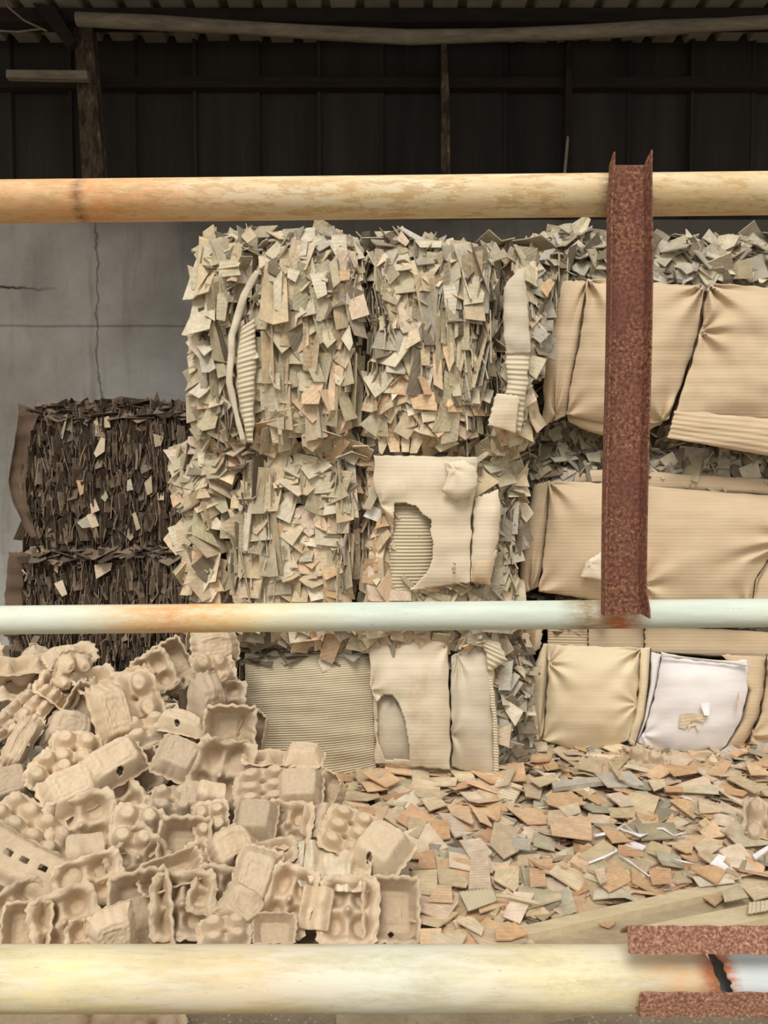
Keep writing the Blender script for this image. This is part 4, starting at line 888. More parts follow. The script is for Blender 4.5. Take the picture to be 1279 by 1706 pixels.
# (label, [ (kind, px, py, w, h, roll, tilt-up, turn, flip, variant, nx, ny, dy, grey) ... ])
def q(kind, px, py, w, h, roll=0, tx=0, ty=0, flip=False, v=0, nx=2, ny=2, dy=0, grey=False): return (kind, px, py, w, h, roll, tx, ty, flip, v, nx, ny, dy, grey)
CART = [
 ('long row of pulp cups seen side-on at the upper left edge', [q('base', 38, 1107, 190, 60, 2, 62, 0, False, 1, 5, 2)]),
 ('second long row of cups, directly under the side-on row at the left edge', [q('base', 25, 1146, 170, 58, 4, 58, 0, False, 2, 5, 2)]),
 ('small carton end leaning where the side-on cup row stops', [q('base', 118, 1120, 50, 62, -12, -20, 20, True, 2), q('lid', 104, 1100, 50, 34, 10, 50, 10, False, 1)]),
 ('carton with a curving rim below the two side-on cup rows', [q('base', 98, 1146, 62, 52, -28, 35, 0, False, 3)]),
 ('hollow grey carton lid seen from inside, left of the tall carton', [q('lid', 143, 1178, 54, 60, -35, 5, 10, True, 1, grey=True)]),
 ('carton with a pointed post standing behind the tall carton', [q('base', 158, 1132, 60, 50, 20, 50, 0, False, 1)]),
 ('tall open egg carton propped up diagonally, its lid with a round hole', [q('lid', 184, 1192, 54, 92, 8, 8, 18, False, 1), q('base', 226, 1166, 66, 92, 22, 4, -14, True, 2, dy=.03), q('base', 258, 1122, 56, 62, 24, 10, 5, False, 1, dy=.08), q('lid', 288, 1108, 54, 74, 28, 0, -10, True, 0, dy=.12)]),
 ('steep narrow cup strip at the left edge', [q('base', 22, 1196, 90, 36, 42, 30, 0, True, 2, 4, 2)]),
 ('second steep cup strip at the left, nearer the middle of the heap', [q('base', 56, 1188, 96, 34, 52, 26, 0, True, 1, 4, 2)]),
 ('short torn cup strip hanging down at the left', [q('lid', 36, 1236, 72, 34, 60, 8, 0, False, 2, grey=False)]),
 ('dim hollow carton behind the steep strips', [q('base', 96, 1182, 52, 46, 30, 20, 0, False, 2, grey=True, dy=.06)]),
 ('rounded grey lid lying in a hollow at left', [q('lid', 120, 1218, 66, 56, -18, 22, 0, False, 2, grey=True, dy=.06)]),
 ('cup tray with knobbly bumps beside the holed lid', [q('base', 124, 1252, 68, 56, -12, 22, 0, True, 1)]),
 ('closed lid with one round hole on its front wall', [q('lid', 183, 1278, 98, 62, 24, 28, 8, False, 0), ]),
 ('opened lid half hidden behind the holed lid', [q('lid', 236, 1288, 62, 60, 30, 10, -20, True, 0, dy=.07, grey=True)]),
 ('boxy grey-tan lid alone over a dark gap', [q('lid', 296, 1266, 66, 62, -32, 25, 10, False, 1, grey=True)]),
 ('bent carton strip above the boxy grey lid', [q('lid', 304, 1212, 72, 34, -26, 55, 0, False, 2)]),
 ('shallow carton half with a spike, under the tall carton', [q('base', 242, 1222, 78, 50, 14, 42, 0, True, 1, dy=.04)]),
 ('knobbly tray below the steep left strips', [q('base', 84, 1288, 56, 60, -30, 20, 0, True, 2)]),
 ('broad smooth lid with a flat top left of centre', [q('lid', 119, 1322, 80, 66, 20, 30, 0, False, 1)]),
 ('long knobbly tray running down to the right at left', [q('base', 52, 1376, 120, 56, -48, 28, 0, True, 1, 4, 2)]),
 ('open four-cup tray with a star-shaped middle', [q('base', 136, 1376, 92, 86, 8, 6, 0, False, 0), q('hinge', 143, 1432, 70, 50, 92, 12, 0, False, 0)]),
 ('two-cup carton below the star-shaped tray', [q('base', 148, 1470, 88, 66, 10, 10, 0, False, 1)]),
 ('four-cup tray with deep round cups near the lowest pipe', [q('base', 108, 1538, 84, 84, 12, 6, 0, False, 0)]),
 ('hollow lid beside the deep-cupped tray', [q('lid', 44, 1550, 60, 66, -8, 5, 0, True, 1)]),
 ('long slotted lid lying aslant at the left edge', [q('slots', 32, 1438, 190, 62, -40, 20, 0, False, 1, 5, 2)]),
 ('plain tapering lid upright above the lowest pipe', [q('lid', 184, 1550, 62, 62, 5, -28, 10, False, 1)]),
 ('deep rectangular hollow lid facing up, near the pipe', [q('lid', 236, 1522, 80, 104, 4, 2, 0, True, 1), q('base', 304, 1508, 86, 84, -4, 6, 0, False, 1, dy=.01)]),
 ('deep hollow lid above the rectangular one', [q('lid', 306, 1418, 72, 92, -8, 4, 0, True, 0)]),
 ('curved hollow lid lying across two others', [q('lid', 284, 1452, 84, 46, 14, 18, 0, True, 2, dy=-.03)]),
 ('knobbly bump tray at the middle of the heap', [q('base', 226, 1382, 70, 66, -15, 18, 0, True, 1)]),
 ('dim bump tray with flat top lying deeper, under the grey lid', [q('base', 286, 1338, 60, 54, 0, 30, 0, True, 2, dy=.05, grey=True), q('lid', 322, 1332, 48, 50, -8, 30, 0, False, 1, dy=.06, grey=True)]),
 ('crumpled hollow tray right of the dark gap', [q('base', 226, 1426, 72, 62, 35, 8, 0, False, 3)]),
 ('squarish hollow lid facing the viewer high on the heap', [q('lid', 383, 1222, 76, 82, -6, -10, 4, True, 0)]),
 ('carton end at the heap top just under the middle pipe', [q('lid', 358, 1076, 66, 56, 6, 0, 0, False, 2), q('base', 356, 1118, 60, 60, 20, 10, 0, True, 3)]),
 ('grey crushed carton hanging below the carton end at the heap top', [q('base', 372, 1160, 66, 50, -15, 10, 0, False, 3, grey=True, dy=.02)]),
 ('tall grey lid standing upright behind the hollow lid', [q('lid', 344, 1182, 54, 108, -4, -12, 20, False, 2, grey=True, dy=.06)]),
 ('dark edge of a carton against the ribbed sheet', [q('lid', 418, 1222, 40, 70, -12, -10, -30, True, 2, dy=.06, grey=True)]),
 ('deeply crumpled tray below the squarish hollow lid', [q('base', 367, 1284, 86, 90, -25, -4, 0, False, 3)]),
 ('narrow tail of a carton with two round bumps', [q('base', 354, 1378, 50, 72, 6, 10, 0, True, 2, 2, 3), q('hinge', 350, 1334, 52, 40, 80, 0, 0, False, 0)]),
 ('funnel-shaped lid left of the grey box lid', [q('lid', 388, 1414, 66, 62, 22, 18, 0, False, 2)]),
 ('carton with egg bumps and a flat lid side by side', [q('base', 436, 1314, 78, 62, 2, 26, 0, True, 1, 2, 3), q('lid', 498, 1316, 72, 60, 0, 26, 0, False, 1)]),
 ('upside-down carton edge with one post, topmost beside the ribbed sheet', [q('base', 448, 1262, 74, 50, -4, 66, 0, False, 2), q('lid', 506, 1266, 60, 44, -8, 62, 0, False, 1)]),
 ('upturned carton end open to the right', [q('lid', 543, 1320, 44, 58, -10, 0, -50, True, 2)]),
 ('carton chain across the heap ending in a square grey box lid', [q('lid', 426, 1370, 62, 62, -2, 30, -6, False, 1, grey=True), q('base', 480, 1374, 70, 68, -8, 20, 0, False, 1), q('hinge', 528, 1366, 44, 50, -6, 20, 0, False, 0), q('base', 580, 1386, 76, 70, -24, 20, 6, True, 0, 2, 3), q('lid', 634, 1420, 78, 84, -32, 34, 0, False, 0)]),
 ('shallow carton rim under the grey box lid', [q('base', 450, 1420, 76, 44, 8, 40, 0, False, 1)]),
 ('long opened carton chain lying lowest at right, hollow lid at its end', [q('lid', 424, 1466, 62, 84, -18, 8, 0, False, 1), q('base', 482, 1500, 68, 88, -18, 6, 0, False, 1), q('hinge', 526, 1512, 44, 56, -8, 8, 0, False, 0), q('base', 580, 1516, 84, 88, -2, 8, 0, False, 0), q('lid', 652, 1514, 80, 84, -2, 6, 0, True, 0)]),
 ('small hollow lid just above the lowest pipe, left of the long chain', [q('lid', 457, 1546, 60, 40, -4, 20, 0, True, 1)]),
 ('pair of bumps peeking over the lowest pipe', [q('base', 374, 1556, 72, 46, 0, 30, 0, True, 1)]),
 ('broken carton corner between the two open chains', [q('lid', 398, 1512, 56, 56, 30, 10, 20, False, 3), ]),
 ('cup tray with curled rim left of the long chain', [q('base', 362, 1484, 70, 66, -20, 12, 0, False, 2)]),
 ('grey box lid at the left edge', [q('lid', 14, 1312, 60, 56, 10, 25, 0, False, 1, grey=True, dy=.04)]),
 ('crushed half tray at the left edge, under the slotted lid', [q('base', 30, 1510, 76, 56, 24, 15, 0, False, 2, dy=.02)]),
 ('cup tray behind the broad smooth lid', [q('base', 196, 1336, 70, 62, 40, 15, 0, False, 1, dy=.05)]),
 ('carton edge between the hollow lids and the carton tail', [q('base', 336, 1440, 44, 66, 10, 10, 0, False, 2, dy=.04)]),
 ('lid corner showing between the pipe and the tapering lid', [q('base', 150, 1562, 60, 50, 0, 15, 0, False, 1, dy=.04)]),
]
for lab, parts in CART:
    P = at(parts[0][1], parts[0][2], cart_y(parts[0][1], parts[0][2])); root = empty('egg_carton', P, lab, 'egg carton', 'egg cartons on top of the heap')
    for a in parts:
        put_piece(root, a[0], a[1], a[2], a[3]*1.09, a[4]*1.09, a[5], tx=a[6], ty=a[7], flip=a[8], v=a[9], nx=a[10], ny=a[11], dy=a[12], grey=a[13])
# deeper layers of the heap
HEAP = [(-90, 1110), (60, 1110), (160, 1145), (250, 1180), (300, 1140), (330, 1085), (385, 1090), (400, 1250), (440, 1285), (530, 1310), (560, 1370), (640, 1430), (660, 1520), (660, 1600), (-90, 1600)]
rg = random.Random(5); n = 0
while n < 85:
    px = rg.uniform(-90, 670); py = rg.uniform(1100, 1600)
    if not inpoly(px, py, HEAP): continue
    if px > 410 and py < 1480 and rg.random() < .8: continue
    if any(math.hypot(px-a, py-b) < 48 for a, b in ((205, 1398), (345, 1232), (28, 1490), (60, 1262), (420, 1345), (262, 1235), (440, 1545))): continue
    n += 1; dy = .19 + (n % 3)*.08 + rg.uniform(0, .03)
    P = at(px, py, cart_y(px, py)+dy)
    if P.z < .05: continue
    kd = rg.choice(('base', 'base', 'lid')); fl_ = rg.random() < .5; gy = rg.random() < .35
    vert = 'top' if py < 1210 else 'upper' if py < 1300 else 'middle' if py < 1400 else 'lower' if py < 1500 else 'bottom'
    hor = 'left edge' if px < 60 else 'left side' if px < 180 else 'left of centre' if px < 290 else 'centre' if px < 400 else 'right of centre' if px < 520 else 'right end'
    root = empty('egg_carton', P, f"buried {'greyish' if gy else 'tan'} {'cup tray' if kd == 'base' else 'carton lid'}, {'hollow' if (kd == 'lid') == fl_ else 'bumpy' if kd == 'base' else 'closed'} side showing, {vert} layer of the heap, {hor}", 'egg carton', 'egg cartons deeper in the heap')
    s = rg.uniform(70, 92)
    put_piece(root, kd, px, py, s, s*rg.uniform(.8, 1.1), rg.uniform(0, 360), tx=rg.uniform(0, 50), ty=rg.uniform(-30, 30), flip=fl_, v=rg.randrange(4), dy=dy, grey=gy, rng=rg)
# cartons on the ground in front, under the lowest pipe
for i, (px, py, kd, fl_, nx_, lb) in enumerate(((75, 1722, 'lid', False, 2, 'smooth carton lid on the ground below the lowest pipe'), (200, 1722, 'base', True, 4, 'row of cup bumps on the ground below the lowest pipe'))):
    root = empty('egg_carton', at_z(px, py, .0), lb, 'egg carton', 'egg cartons in front of the heap')
    P = at_z(px, py, .03); put_piece(root, kd, px, py, 130 if i == 0 else 170, 90, 2, tx=35, flip=fl_, v=1, nx=nx_, ny=2, dy=P.y - cart_y(px, py))

# crumpled pale board lying in the heap
class Dummy: pass
def loose_sheet(name, left, right, mat, label, cat, z0, z1, seed, wr=.02, ribs=None, nu=40, nv=40):
    V = []; Fc = []; uv = []
    for j in range(nv+1):
        v = j/nv; L = lerp_line(left, v); Q = lerp_line(right, v)
        for i in range(nu+1):
            u = i/nu; x = L[0]+(Q[0]-L[0])*u; y = L[1]+(Q[1]-L[1])*u
            z = z0+(z1-z0)*v + wr*noise.noise(Vector((x*.03+seed, y*.03, 0))) + wr*.7*noise.noise(Vector((x*.08, y*.02, seed)))
            if ribs: z += .002*math.cos(u*ribs*6.28)
            V.append(at_z(x, y, z)); uv.append((x*.002, y*.002))
    for j in range(nv):
        for i in range(nu): Fc.append((j*(nu+1)+i, (j+1)*(nu+1)+i, (j+1)*(nu+1)+i+1, j*(nu+1)+i+1))
    o = mesh(name, V, Fc, mat, shade=True, uv=uv); m = o.modifiers.new('s', 'SOLIDIFY'); m.thickness = .004; m.offset = -1
    return tag(o, label, cat)
loose_sheet('crumpled_board', [(508, 1398), (506, 1440), (520, 1484)], [(590, 1402), (618, 1440), (612, 1486)], M['pale'], 'crumpled pale board lying between the two carton chains', 'cardboard', .16, .12, 3, .035)
loose_sheet('crumpled_board', [(495, 1400), (478, 1440), (500, 1476)], [(506, 1400), (506, 1440), (512, 1480)], M['grey_board'], 'narrow grey folded board left of the crumpled pale board', 'cardboard', .17, .12, 5, .03)

# ------------------------------------------------------------------ sill and floor scraps
def ground_plate(name, pts, z, th, mat):
    o = solid_poly(name, [at_z(x, y, z) for x, y in pts], th, mat, nrm=Vector((0, 0, 1))); tag(o, kind='structure'); return o
# order anticlockwise seen from above
def ccw(P):
    a = sum(P[i][0]*P[(i+1) % len(P)][1]-P[(i+1) % len(P)][0]*P[i][1] for i in range(len(P))); return P if a < 0 else P[::-1]
ground_plate('trim_3', ccw([(560, 1618), (1420, 1424), (1420, 1560), (1100, 1640), (900, 1680), (560, 1680)]), .012, .05, M['sill'])
ground_plate('trim_4', ccw([(640, 1594), (1420, 1419), (1420, 1442), (1290, 1466), (940, 1543), (640, 1612)]), .034, .05, M['sill_edge'])
ground_plate('trim_5', ccw([(1050, 1546), (1420, 1473), (1420, 1500), (1100, 1566)]), .032, .05, M['sill_edge'])
FL = Stuff()
def zfl(px, py):
    """top of the scrap litter"""
    return .012 + .03*(noise.noise(Vector((px*.012, py*.03, 0)))+.4) + .05*smooth(1330, 1260, py) + .02*smooth(1400, 1300, py)
sillline = lambda px: 1594 + (px-640)*(1419-1594)/780
floor_poly = [(470, 1300), (880, 1240), (1290, 1240), (1420, 1240), (1420, 1414), (1290, 1440), (1000, 1502), (880, 1540), (820, 1590), (715, 1595), (700, 1480), (600, 1400), (540, 1340), (450, 1320)]
def samp():
    while True:
        px = R.uniform(440, 1420); py = R.uniform(1240, 1600)
        if inpoly(px, py, floor_poly) and R.random() < .35 + .65*(1600-py)/360 or False: return px, py
for i in range(2600):
    px, py = samp(); z = zfl(px, py) - R.uniform(.0, .03); p = at_z(px, py, z)
    FL.add(p, (R.gauss(0, .2), R.gauss(0, .2), 1), R.uniform(0, 6.28), R.uniform(.04, .115), jit(R.choice(PALS['floor'] if R.random() < .75 else PALS['grey' if R.random() < .6 else 'crease'])), th=.06, bend=.1)
for i in range(500):   # litter strewn beyond, behind the heap
    p = Vector((R.uniform(-2.6, -.3), R.uniform(2.9, 4.7), .01+R.uniform(0, .03)))
    FL.add(p, (R.gauss(0, .3), R.gauss(0, .3), 1), R.uniform(0, 6.28), R.uniform(.06, .13), jit(R.choice(PALS['crease'])), th=.05)
o = mesh('scrap_litter', FL.V, FL.F, M['flakes'], uv=FL.uv, tint=FL.c)
tag(o, 'bed of small torn cardboard bits covering the floor below the bales', 'cardboard litter', kind='stuff')
# named individual scraps
SIZEW = lambda s: 'small' if s < .075 else ('medium' if s < .11 else 'large')
COLN = [('khaki', KH), ('tan', TN), ('orange', FO), ('grey', GR), ('pinkish', PK), ('brown', DK)]
def zone(px, py):
    r = 'at the foot of' if py < 1290 else 'just before' if py < 1345 else 'halfway out from' if py < 1410 else 'near the sill, facing' if py < 1480 else 'by the lowest pipe, facing'
    for lim, t in ((620, 'the ribbed sheet'), (750, 'the holed pale sheet'), (870, 'the grey stained sheet'), (960, 'the gap between stacks'), (1070, 'the cream bale'), (1160, "the white sheet's left half"), (1230, "the white sheet's right half"), (9999, 'the bale at right edge')):
        if px < lim: break
    return f'{r} {t}'
def floor_hand(poly, col, cn, label, z=None, mat=None, th=.005, tilt=.10, name='cardboard_scrap', cat='cardboard scrap', group='loose cardboard scraps on the floor'):
    cx = sum(p[0] for p in poly)/len(poly); cy = sum(p[1] for p in poly)/len(poly)
    z = z if z is not None else max(.012, zfl(cx, cy)) + .028
    c = at_z(cx, cy, z); n = Vector((R.uniform(-tilt, tilt), R.uniform(-tilt*1.6, tilt*.6), 1)).normalized(); P3 = []
    for px, py in ccw(poly):
        d = ray(px, py); P3.append(CAM + d*((c-CAM).dot(n)/d.dot(n)))
    o = solid_poly(name, P3, th, mat or M['flake'], nrm=n); o.color = jit(col, .05)
    return tag(o, label, cat, group)
HF = [
 ([(637,1359),(669,1336),(679,1362),(677,1387)], 1), ([(679,1359),(712,1367),(696,1395),(680,1390)], 1), ([(718,1367),(747,1365),(750,1395),(721,1401)], 2), ([(698,1421),(721,1413),(727,1445),(696,1446)], 2),
 ([(725,1424),(735,1430),(781,1468),(776,1477),(731,1471)], 1), ([(687,1450),(728,1448),(729,1491),(685,1488)], 1), ([(729,1474),(752,1474),(754,1502),(712,1500)], 2), ([(686,1489),(764,1502),(742,1533),(689,1513)], 4),
 ([(741,1338),(780,1343),(789,1369),(786,1372),(752,1356)], 2), ([(841,1343),(868,1345),(912,1371),(878,1372)], 2), ([(809,1359),(828,1355),(857,1372),(836,1376)], 1), ([(781,1339),(806,1352),(820,1376),(799,1367)], 2),
 ([(822,1465),(825,1448),(864,1443),(864,1476),(857,1485)], 1), ([(881,1445),(907,1448),(910,1474),(883,1476)], 2), ([(880,1432),(920,1430),(920,1442),(884,1443)], 2), ([(792,1500),(842,1507),(799,1520)], 2),
 ([(763,1526),(790,1529),(806,1546),(802,1557),(760,1534)], 1), ([(825,1546),(857,1536),(880,1555),(851,1565),(826,1565)], 2), ([(699,1547),(735,1546),(735,1572),(700,1572)], 2), ([(741,1552),(778,1546),(774,1572),(742,1572)], 1),
 ([(563,1314),(585,1317),(637,1326),(611,1333),(573,1332)], 1), ([(640,1338),(663,1323),(686,1329),(671,1343)], 1), ([(683,1316),(724,1314),(747,1322),(726,1332),(695,1326)], 1), ([(660,1306),(686,1317),(666,1322),(653,1316)], 1),
 ([(554,1336),(567,1330),(593,1346),(579,1351)], 0), ([(823,1369),(857,1378),(865,1416),(839,1430),(816,1407)], 1), ([(851,1395),(884,1398),(883,1416),(857,1413)], 3), ([(593,1343),(624,1345),(622,1372),(612,1368)], 2),
 ([(916,1374),(950,1359),(984,1361),(986,1399),(919,1390)], 2), ([(914,1350),(945,1348),(953,1374),(912,1374)], 1), ([(912,1322),(952,1318),(975,1338),(935,1346),(911,1338)], 2), ([(962,1315),(975,1309),(993,1317),(973,1330)], 1),
 ([(1009,1323),(1034,1319),(1057,1340),(1034,1343)], 4), ([(1012,1346),(1057,1345),(1058,1361),(1017,1361)], 1), ([(999,1376),(1024,1379),(1050,1400),(1020,1403)], 2), ([(1057,1354),(1083,1351),(1093,1361),(1070,1374)], 2),
 ([(1114,1332),(1142,1330),(1166,1354),(1156,1363)], 2), ([(1163,1328),(1174,1332),(1209,1351),(1165,1354)], 1), ([(1102,1273),(1161,1276),(1161,1286),(1122,1292)], 2), ([(1176,1289),(1201,1264),(1219,1269),(1204,1292)], 2),
 ([(1210,1296),(1230,1292),(1279,1312),(1256,1320)], 1), ([(965,1263),(1004,1261),(1001,1289),(962,1279)], 1), ([(965,1407),(1001,1412),(1001,1427),(964,1420)], 2), ([(1029,1407),(1070,1409),(1071,1426),(1030,1425)], 2),
 ([(1075,1409),(1086,1400),(1119,1413),(1114,1430),(1073,1418)], 1), ([(1156,1409),(1174,1394),(1202,1410),(1171,1430)], 1), ([(1207,1387),(1227,1371),(1290,1394),(1290,1404),(1230,1410)], 0), ([(1119,1409),(1155,1404),(1153,1420),(1142,1420)], 2),
 ([(1079,1448),(1115,1448),(1120,1469),(1086,1472)], 2), ([(999,1472),(1014,1446),(1037,1445),(1053,1466),(1014,1485)], 2), ([(989,1448),(1006,1445),(1011,1467),(999,1472)], 1), ([(1050,1441),(1065,1440),(1073,1474),(1063,1472)], 1),
 ([(1004,1300),(1037,1304),(1048,1320),(1024,1315)], 2), ([(1079,1299),(1106,1297),(1109,1309),(1089,1317)], 1), ([(1142,1309),(1197,1307),(1197,1322),(1138,1318)], 0), ([(1207,1310),(1247,1318),(1237,1325),(1201,1320)], 2),
 ([(1104,1309),(1138,1310),(1138,1318),(1109,1318)], 2), ([(1012,1269),(1027,1279),(1043,1300),(1030,1296)], 1), ([(903,1266),(919,1263),(930,1279),(916,1281)], 2), ([(880,1297),(926,1289),(929,1299),(899,1310)], 1),
 ([(640,1392),(668,1398),(690,1420),(655,1424)], 1), ([(765,1400),(800,1396),(820,1420),(790,1440)], 4), ([(655,1440),(682,1428),(680,1470),(655,1470)], 4), ([(785,1420),(812,1412),(818,1478),(780,1480)], 4),
 ([(870,1300),(905,1305),(900,1330),(875,1326)], 1), ([(1240,1268),(1262,1272),(1285,1290),(1250,1290)], 2), ([(930,1345),(962,1336),(968,1352),(945,1360)], 1), ([(700,1330),(730,1326),(744,1340),(715,1350)], 1)]
SH = {3: 'three-cornered', 4: 'four-sided', 5: 'five-sided', 6: 'star-shaped'}
used = {}
def lab(parts, zn):
    return (parts + ' ' + zn)
for poly, ci in HF:
    cn, cc = COLN[ci]; cx = sum(p[0] for p in poly)/len(poly); cy = sum(p[1] for p in poly)/len(poly)
    a = at_z(*poly[0], .03); b = at_z(*poly[2], .03); dd = (a-b).length
    wn = max(p[0] for p in poly)-min(p[0] for p in poly); hn = max(p[1] for p in poly)-min(p[1] for p in poly)
    shp = SH[len(poly)] if len(poly) != 4 else ('long slim' if wn > 2.6*hn else ('tall narrow' if hn > 1.5*wn else 'four-sided'))
    floor_hand(poly, R.choice(cc), cn, lab(f"{'big' if dd > .13 else 'fair-sized'} {cn} {shp} scrap", zone(cx, cy)))
# scraps lying on the sill, ribbed pieces, white plastic and paper
G_ = 'loose cardboard scraps on the sill'
floor_hand([(1168,1492),(1188,1479),(1210,1482),(1207,1495),(1191,1508)], OR[1], '', 'brown pointed scrap lying on the concrete sill beside a ribbed one', z=.03, group=G_, tilt=.03)
floor_hand([(1233,1474),(1273,1469),(1290,1489),(1256,1499)], TN[0], '', 'tan scrap on the concrete sill near the right edge', z=.034, group=G_, tilt=.03)
floor_hand([(983,1521),(1030,1515),(1024,1538),(1014,1544),(1001,1540),(991,1531)], OR[1], '', 'ragged brown scrap alone on the concrete sill above the lowest pipe', z=.022, group=G_, tilt=.03)
for L_, R_, lb, rb in (([(765,1485),(781,1517)], [(819,1479),(828,1500)], 'ribbed corrugated scrap with vertical flutes near the lowest pipe', 9), ([(1204,1484),(1208,1502)], [(1230,1474),(1246,1495)], 'ribbed corrugated scrap on the concrete sill', 9), ([(1248,1503),(1246,1522)], [(1290,1498),(1290,1514)], 'ribbed scrap at the right edge of the sill', 6)):
    o = loose_sheet('corrugated_scrap', L_, R_, M['ribbed'], lb, 'cardboard scrap', .055, .05, 2, .004, ribs=rb, nu=64, nv=8); o['group'] = 'ribbed scraps'
def rib_upright(P, label, Y, mat):
    V = []; Fc = []; uv = []; nu, nv = 10, 60
    for j in range(nv+1):
        for i in range(nu+1):
            u = i/nu; v = j/nv; x = (P[0][0]*(1-u)+P[1][0]*u)*(1-v)+(P[3][0]*(1-u)+P[2][0]*u)*v; y = (P[0][1]*(1-u)+P[1][1]*u)*(1-v)+(P[3][1]*(1-u)+P[2][1]*u)*v
            V.append(at(x, y, Y - v*.06 + .0025*math.cos(v*8*6.28))); uv.append((x*.002, y*.002))
    for j in range(nv):
        for i in range(nu): Fc.append((j*11+i, (j+1)*11+i, (j+1)*11+i+1, j*11+i+1))
    o = mesh('corrugated_scrap', V, Fc, mat, shade=True, uv=uv); m = o.modifiers.new('s', 'SOLIDIFY'); m.thickness = .003; tag(o, label, 'cardboard scrap', 'ribbed scraps')
rib_upright([(828,1295),(872,1310),(856,1340),(818,1328)], 'pale ribbed scrap propped against the foot of the middle stack', 3.0, M['pale'])
def strip(pts, w, label, name='plastic_strip', cat='plastic strip', z=.06):
    V = []; Fc = []
    for i, (px, py) in enumerate(pts):
        p = at_z(px, py, z + .006*math.sin(i*1.9)); a = at_z(*pts[max(0, i-1)], z); b = at_z(*pts[min(len(pts)-1, i+1)], z); t_ = (b-a).normalized(); s_ = Vector((-t_.y, t_.x, .3*math.sin(i*2)))
        V += [p - s_*w/2, p + s_*w/2]
        if i: k = 2*i; Fc.append((k-2, k-1, k+1, k))
    o = mesh(name, V, Fc, M['plastic'], shade=True); m = o.modifiers.new('s', 'SOLIDIFY'); m.thickness = .0012; tag(o, label, cat, 'white plastic on the floor')
strip([(990,1392),(1012,1388),(1030,1380),(1045,1385),(1066,1392),(1078,1388)], .014, 'white wavy plastic strip among the scraps before the cream bale')
strip([(1092,1380),(1105,1380),(1122,1392),(1142,1387)], .014, 'white plastic strip before the left half of the white sheet')
strip([(980,1438),(1004,1428),(1026,1418),(1024,1412)], .010, 'thin white plastic strip near the sill, left piece')
strip([(1030,1424),(1050,1436),(1070,1452),(1082,1460)], .006, 'very thin white string near the sill, running down right')
strip([(1120,1430),(1140,1436),(1160,1440)], .006, 'very thin white string left of the white plastic knot')
strip([(1131,1326),(1145,1330),(1160,1336)], .008, 'short white sliver before the white sheet')
floor_hand([(1039,1407),(1057,1402),(1076,1409),(1070,1415)], WT[0], '', 'white paper scrap behind a brown one near the sill', mat=M['plastic'], name='paper_scrap', cat='paper scrap', group='white paper bits on the floor')
floor_hand([(1183,1438),(1197,1423),(1209,1427),(1204,1436),(1214,1444),(1207,1448),(1194,1441)], WT[0], '', 'knotted white plastic scrap just behind the sill', mat=M['plastic'], name='plastic_scrap', cat='plastic scrap', z=.07, group='white paper bits on the floor')
floor_hand([(1253,1424),(1279,1408),(1290,1406),(1273,1420),(1258,1430)], WT[0], '', 'lilac-white plastic scrap at the right edge behind the sill', mat=M['plastic'], name='plastic_scrap', cat='plastic scrap', z=.07, group='white paper bits on the floor')
V, Fc = tube_geo([at_z(a, b, .07) for a, b in ((826, 1492), (850, 1494), (875, 1500), (900, 1506))], .006, 8); tag(mesh('twig', V, Fc, M['sill_edge'], shade=True), 'short yellowish twig near the lower left end of the sill', 'twig')
# pale plank edge among the scraps
solid = floor_hand([(919,1303),(978,1295),(1030,1293),(1030,1299),(980,1304),(922,1312)], GR[1], '', 'thin pale plank end among scraps below the cream bale', name='plank', cat='plank', group='planks', th=.02)
# pulp fragments on the floor
for (px, py, w, h, kd, lb, ty) in ((1076, 1274, 66, 48, 'base', 'grey moulded pulp fragment at the foot of the white-sheet bale', 0), (1275, 1375, 60, 66, 'base', 'tan pulp carton fragment at the right edge of the floor', 0)):
    root = empty('carton_fragment', at_z(px, py, .06), lb, 'pulp fragment', 'pulp fragments on the floor')
    P = at_z(px, py, .08); put_piece(root, kd, px, py, w, h, 5, tx=25, ty=ty, flip=True, v=3, dy=P.y-cart_y(px, py), grey=px < 1200)
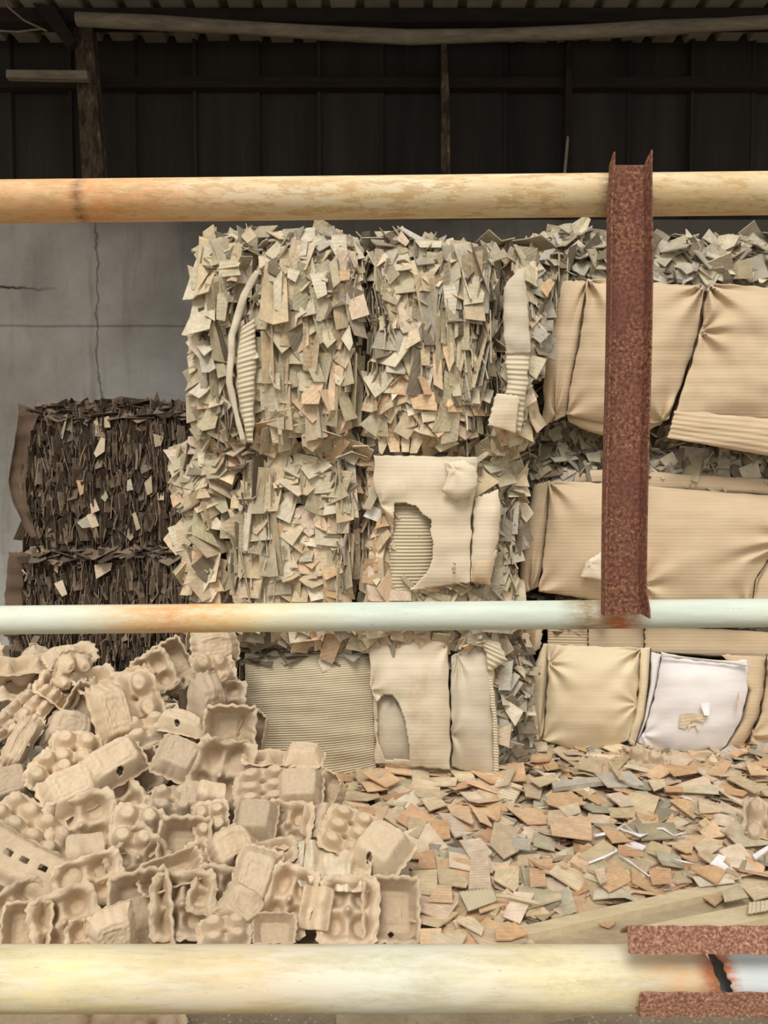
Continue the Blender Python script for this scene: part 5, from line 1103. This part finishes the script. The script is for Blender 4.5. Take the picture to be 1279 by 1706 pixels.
# random individual scraps
for i in range(215):
    for _ in range(20):
        px, py = samp()
        if px < 1300: break
    if px < 690 and py > 1330 and px < 560 + (py-1300)*.5: px = R.uniform(700, 1279); py = R.uniform(1290, 1440)
    sz = R.uniform(.065, .135); ci = R.choice((1, 1, 1, 1, 2, 2, 2, 2, 0, 3, 4, 4)); cn, cc = COLN[ci]
    o = put_flake(at_z(px, py, zfl(px, py) + .008 + R.uniform(0, .012)), (R.gauss(0, .16), R.gauss(-.05, .16), 1), R.uniform(0, 6.28), sz, jit(R.choice(cc)), None, 'cardboard_scrap')
    tag(o, f'{SIZEW(sz)} {cn} cardboard scrap {zone(px, py)}', 'cardboard scrap', 'loose cardboard scraps on the floor')

# ------------------------------------------------------------------ light, camera
w = bpy.data.worlds.new('overcast_sky'); SC.world = w; w.use_nodes = True; nt = w.node_tree; bg = nt.nodes['Background']
tc = nt.nodes.new('ShaderNodeTexCoord'); sp = nt.nodes.new('ShaderNodeSeparateXYZ'); rp = nt.nodes.new('ShaderNodeValToRGB')
nt.links.new(tc.outputs['Generated'], sp.inputs[0]); nt.links.new(sp.outputs[2], rp.inputs[0]); nt.links.new(rp.outputs[0], bg.inputs[0])
rp.color_ramp.elements[0].position = .0; rp.color_ramp.elements[0].color = (.66, .655, .64, 1); rp.color_ramp.elements[1].position = .75; rp.color_ramp.elements[1].color = (1, .99, .97, 1)
bg.inputs[1].default_value = 1.1
sd = bpy.data.lights.new('hazy_sun', 'SUN'); sd.energy = 2.2; sd.angle = math.radians(22); sd.color = (1, .97, .92)
so = bpy.data.objects.new('hazy_sun', sd); COL.objects.link(so); so.rotation_euler = Vector((.25, 1.0, -1.25)).to_track_quat('-Z', 'Y').to_euler()
cd = bpy.data.cameras.new('camera'); cam = bpy.data.objects.new('camera', cd); COL.objects.link(cam); SC.camera = cam
cd.sensor_fit = 'VERTICAL'; cd.sensor_height = 24; cd.lens = 24*F/1706; cam.location = CAM; cam.rotation_euler = (math.pi/2 - PITCH, 0, 0); cd.clip_end = 100
SC.view_settings.view_transform = 'Standard'; SC.view_settings.look = 'None'; SC.view_settings.gamma = 1; SC.view_settings.use_curve_mapping = False
SC.view_settings.exposure = .12
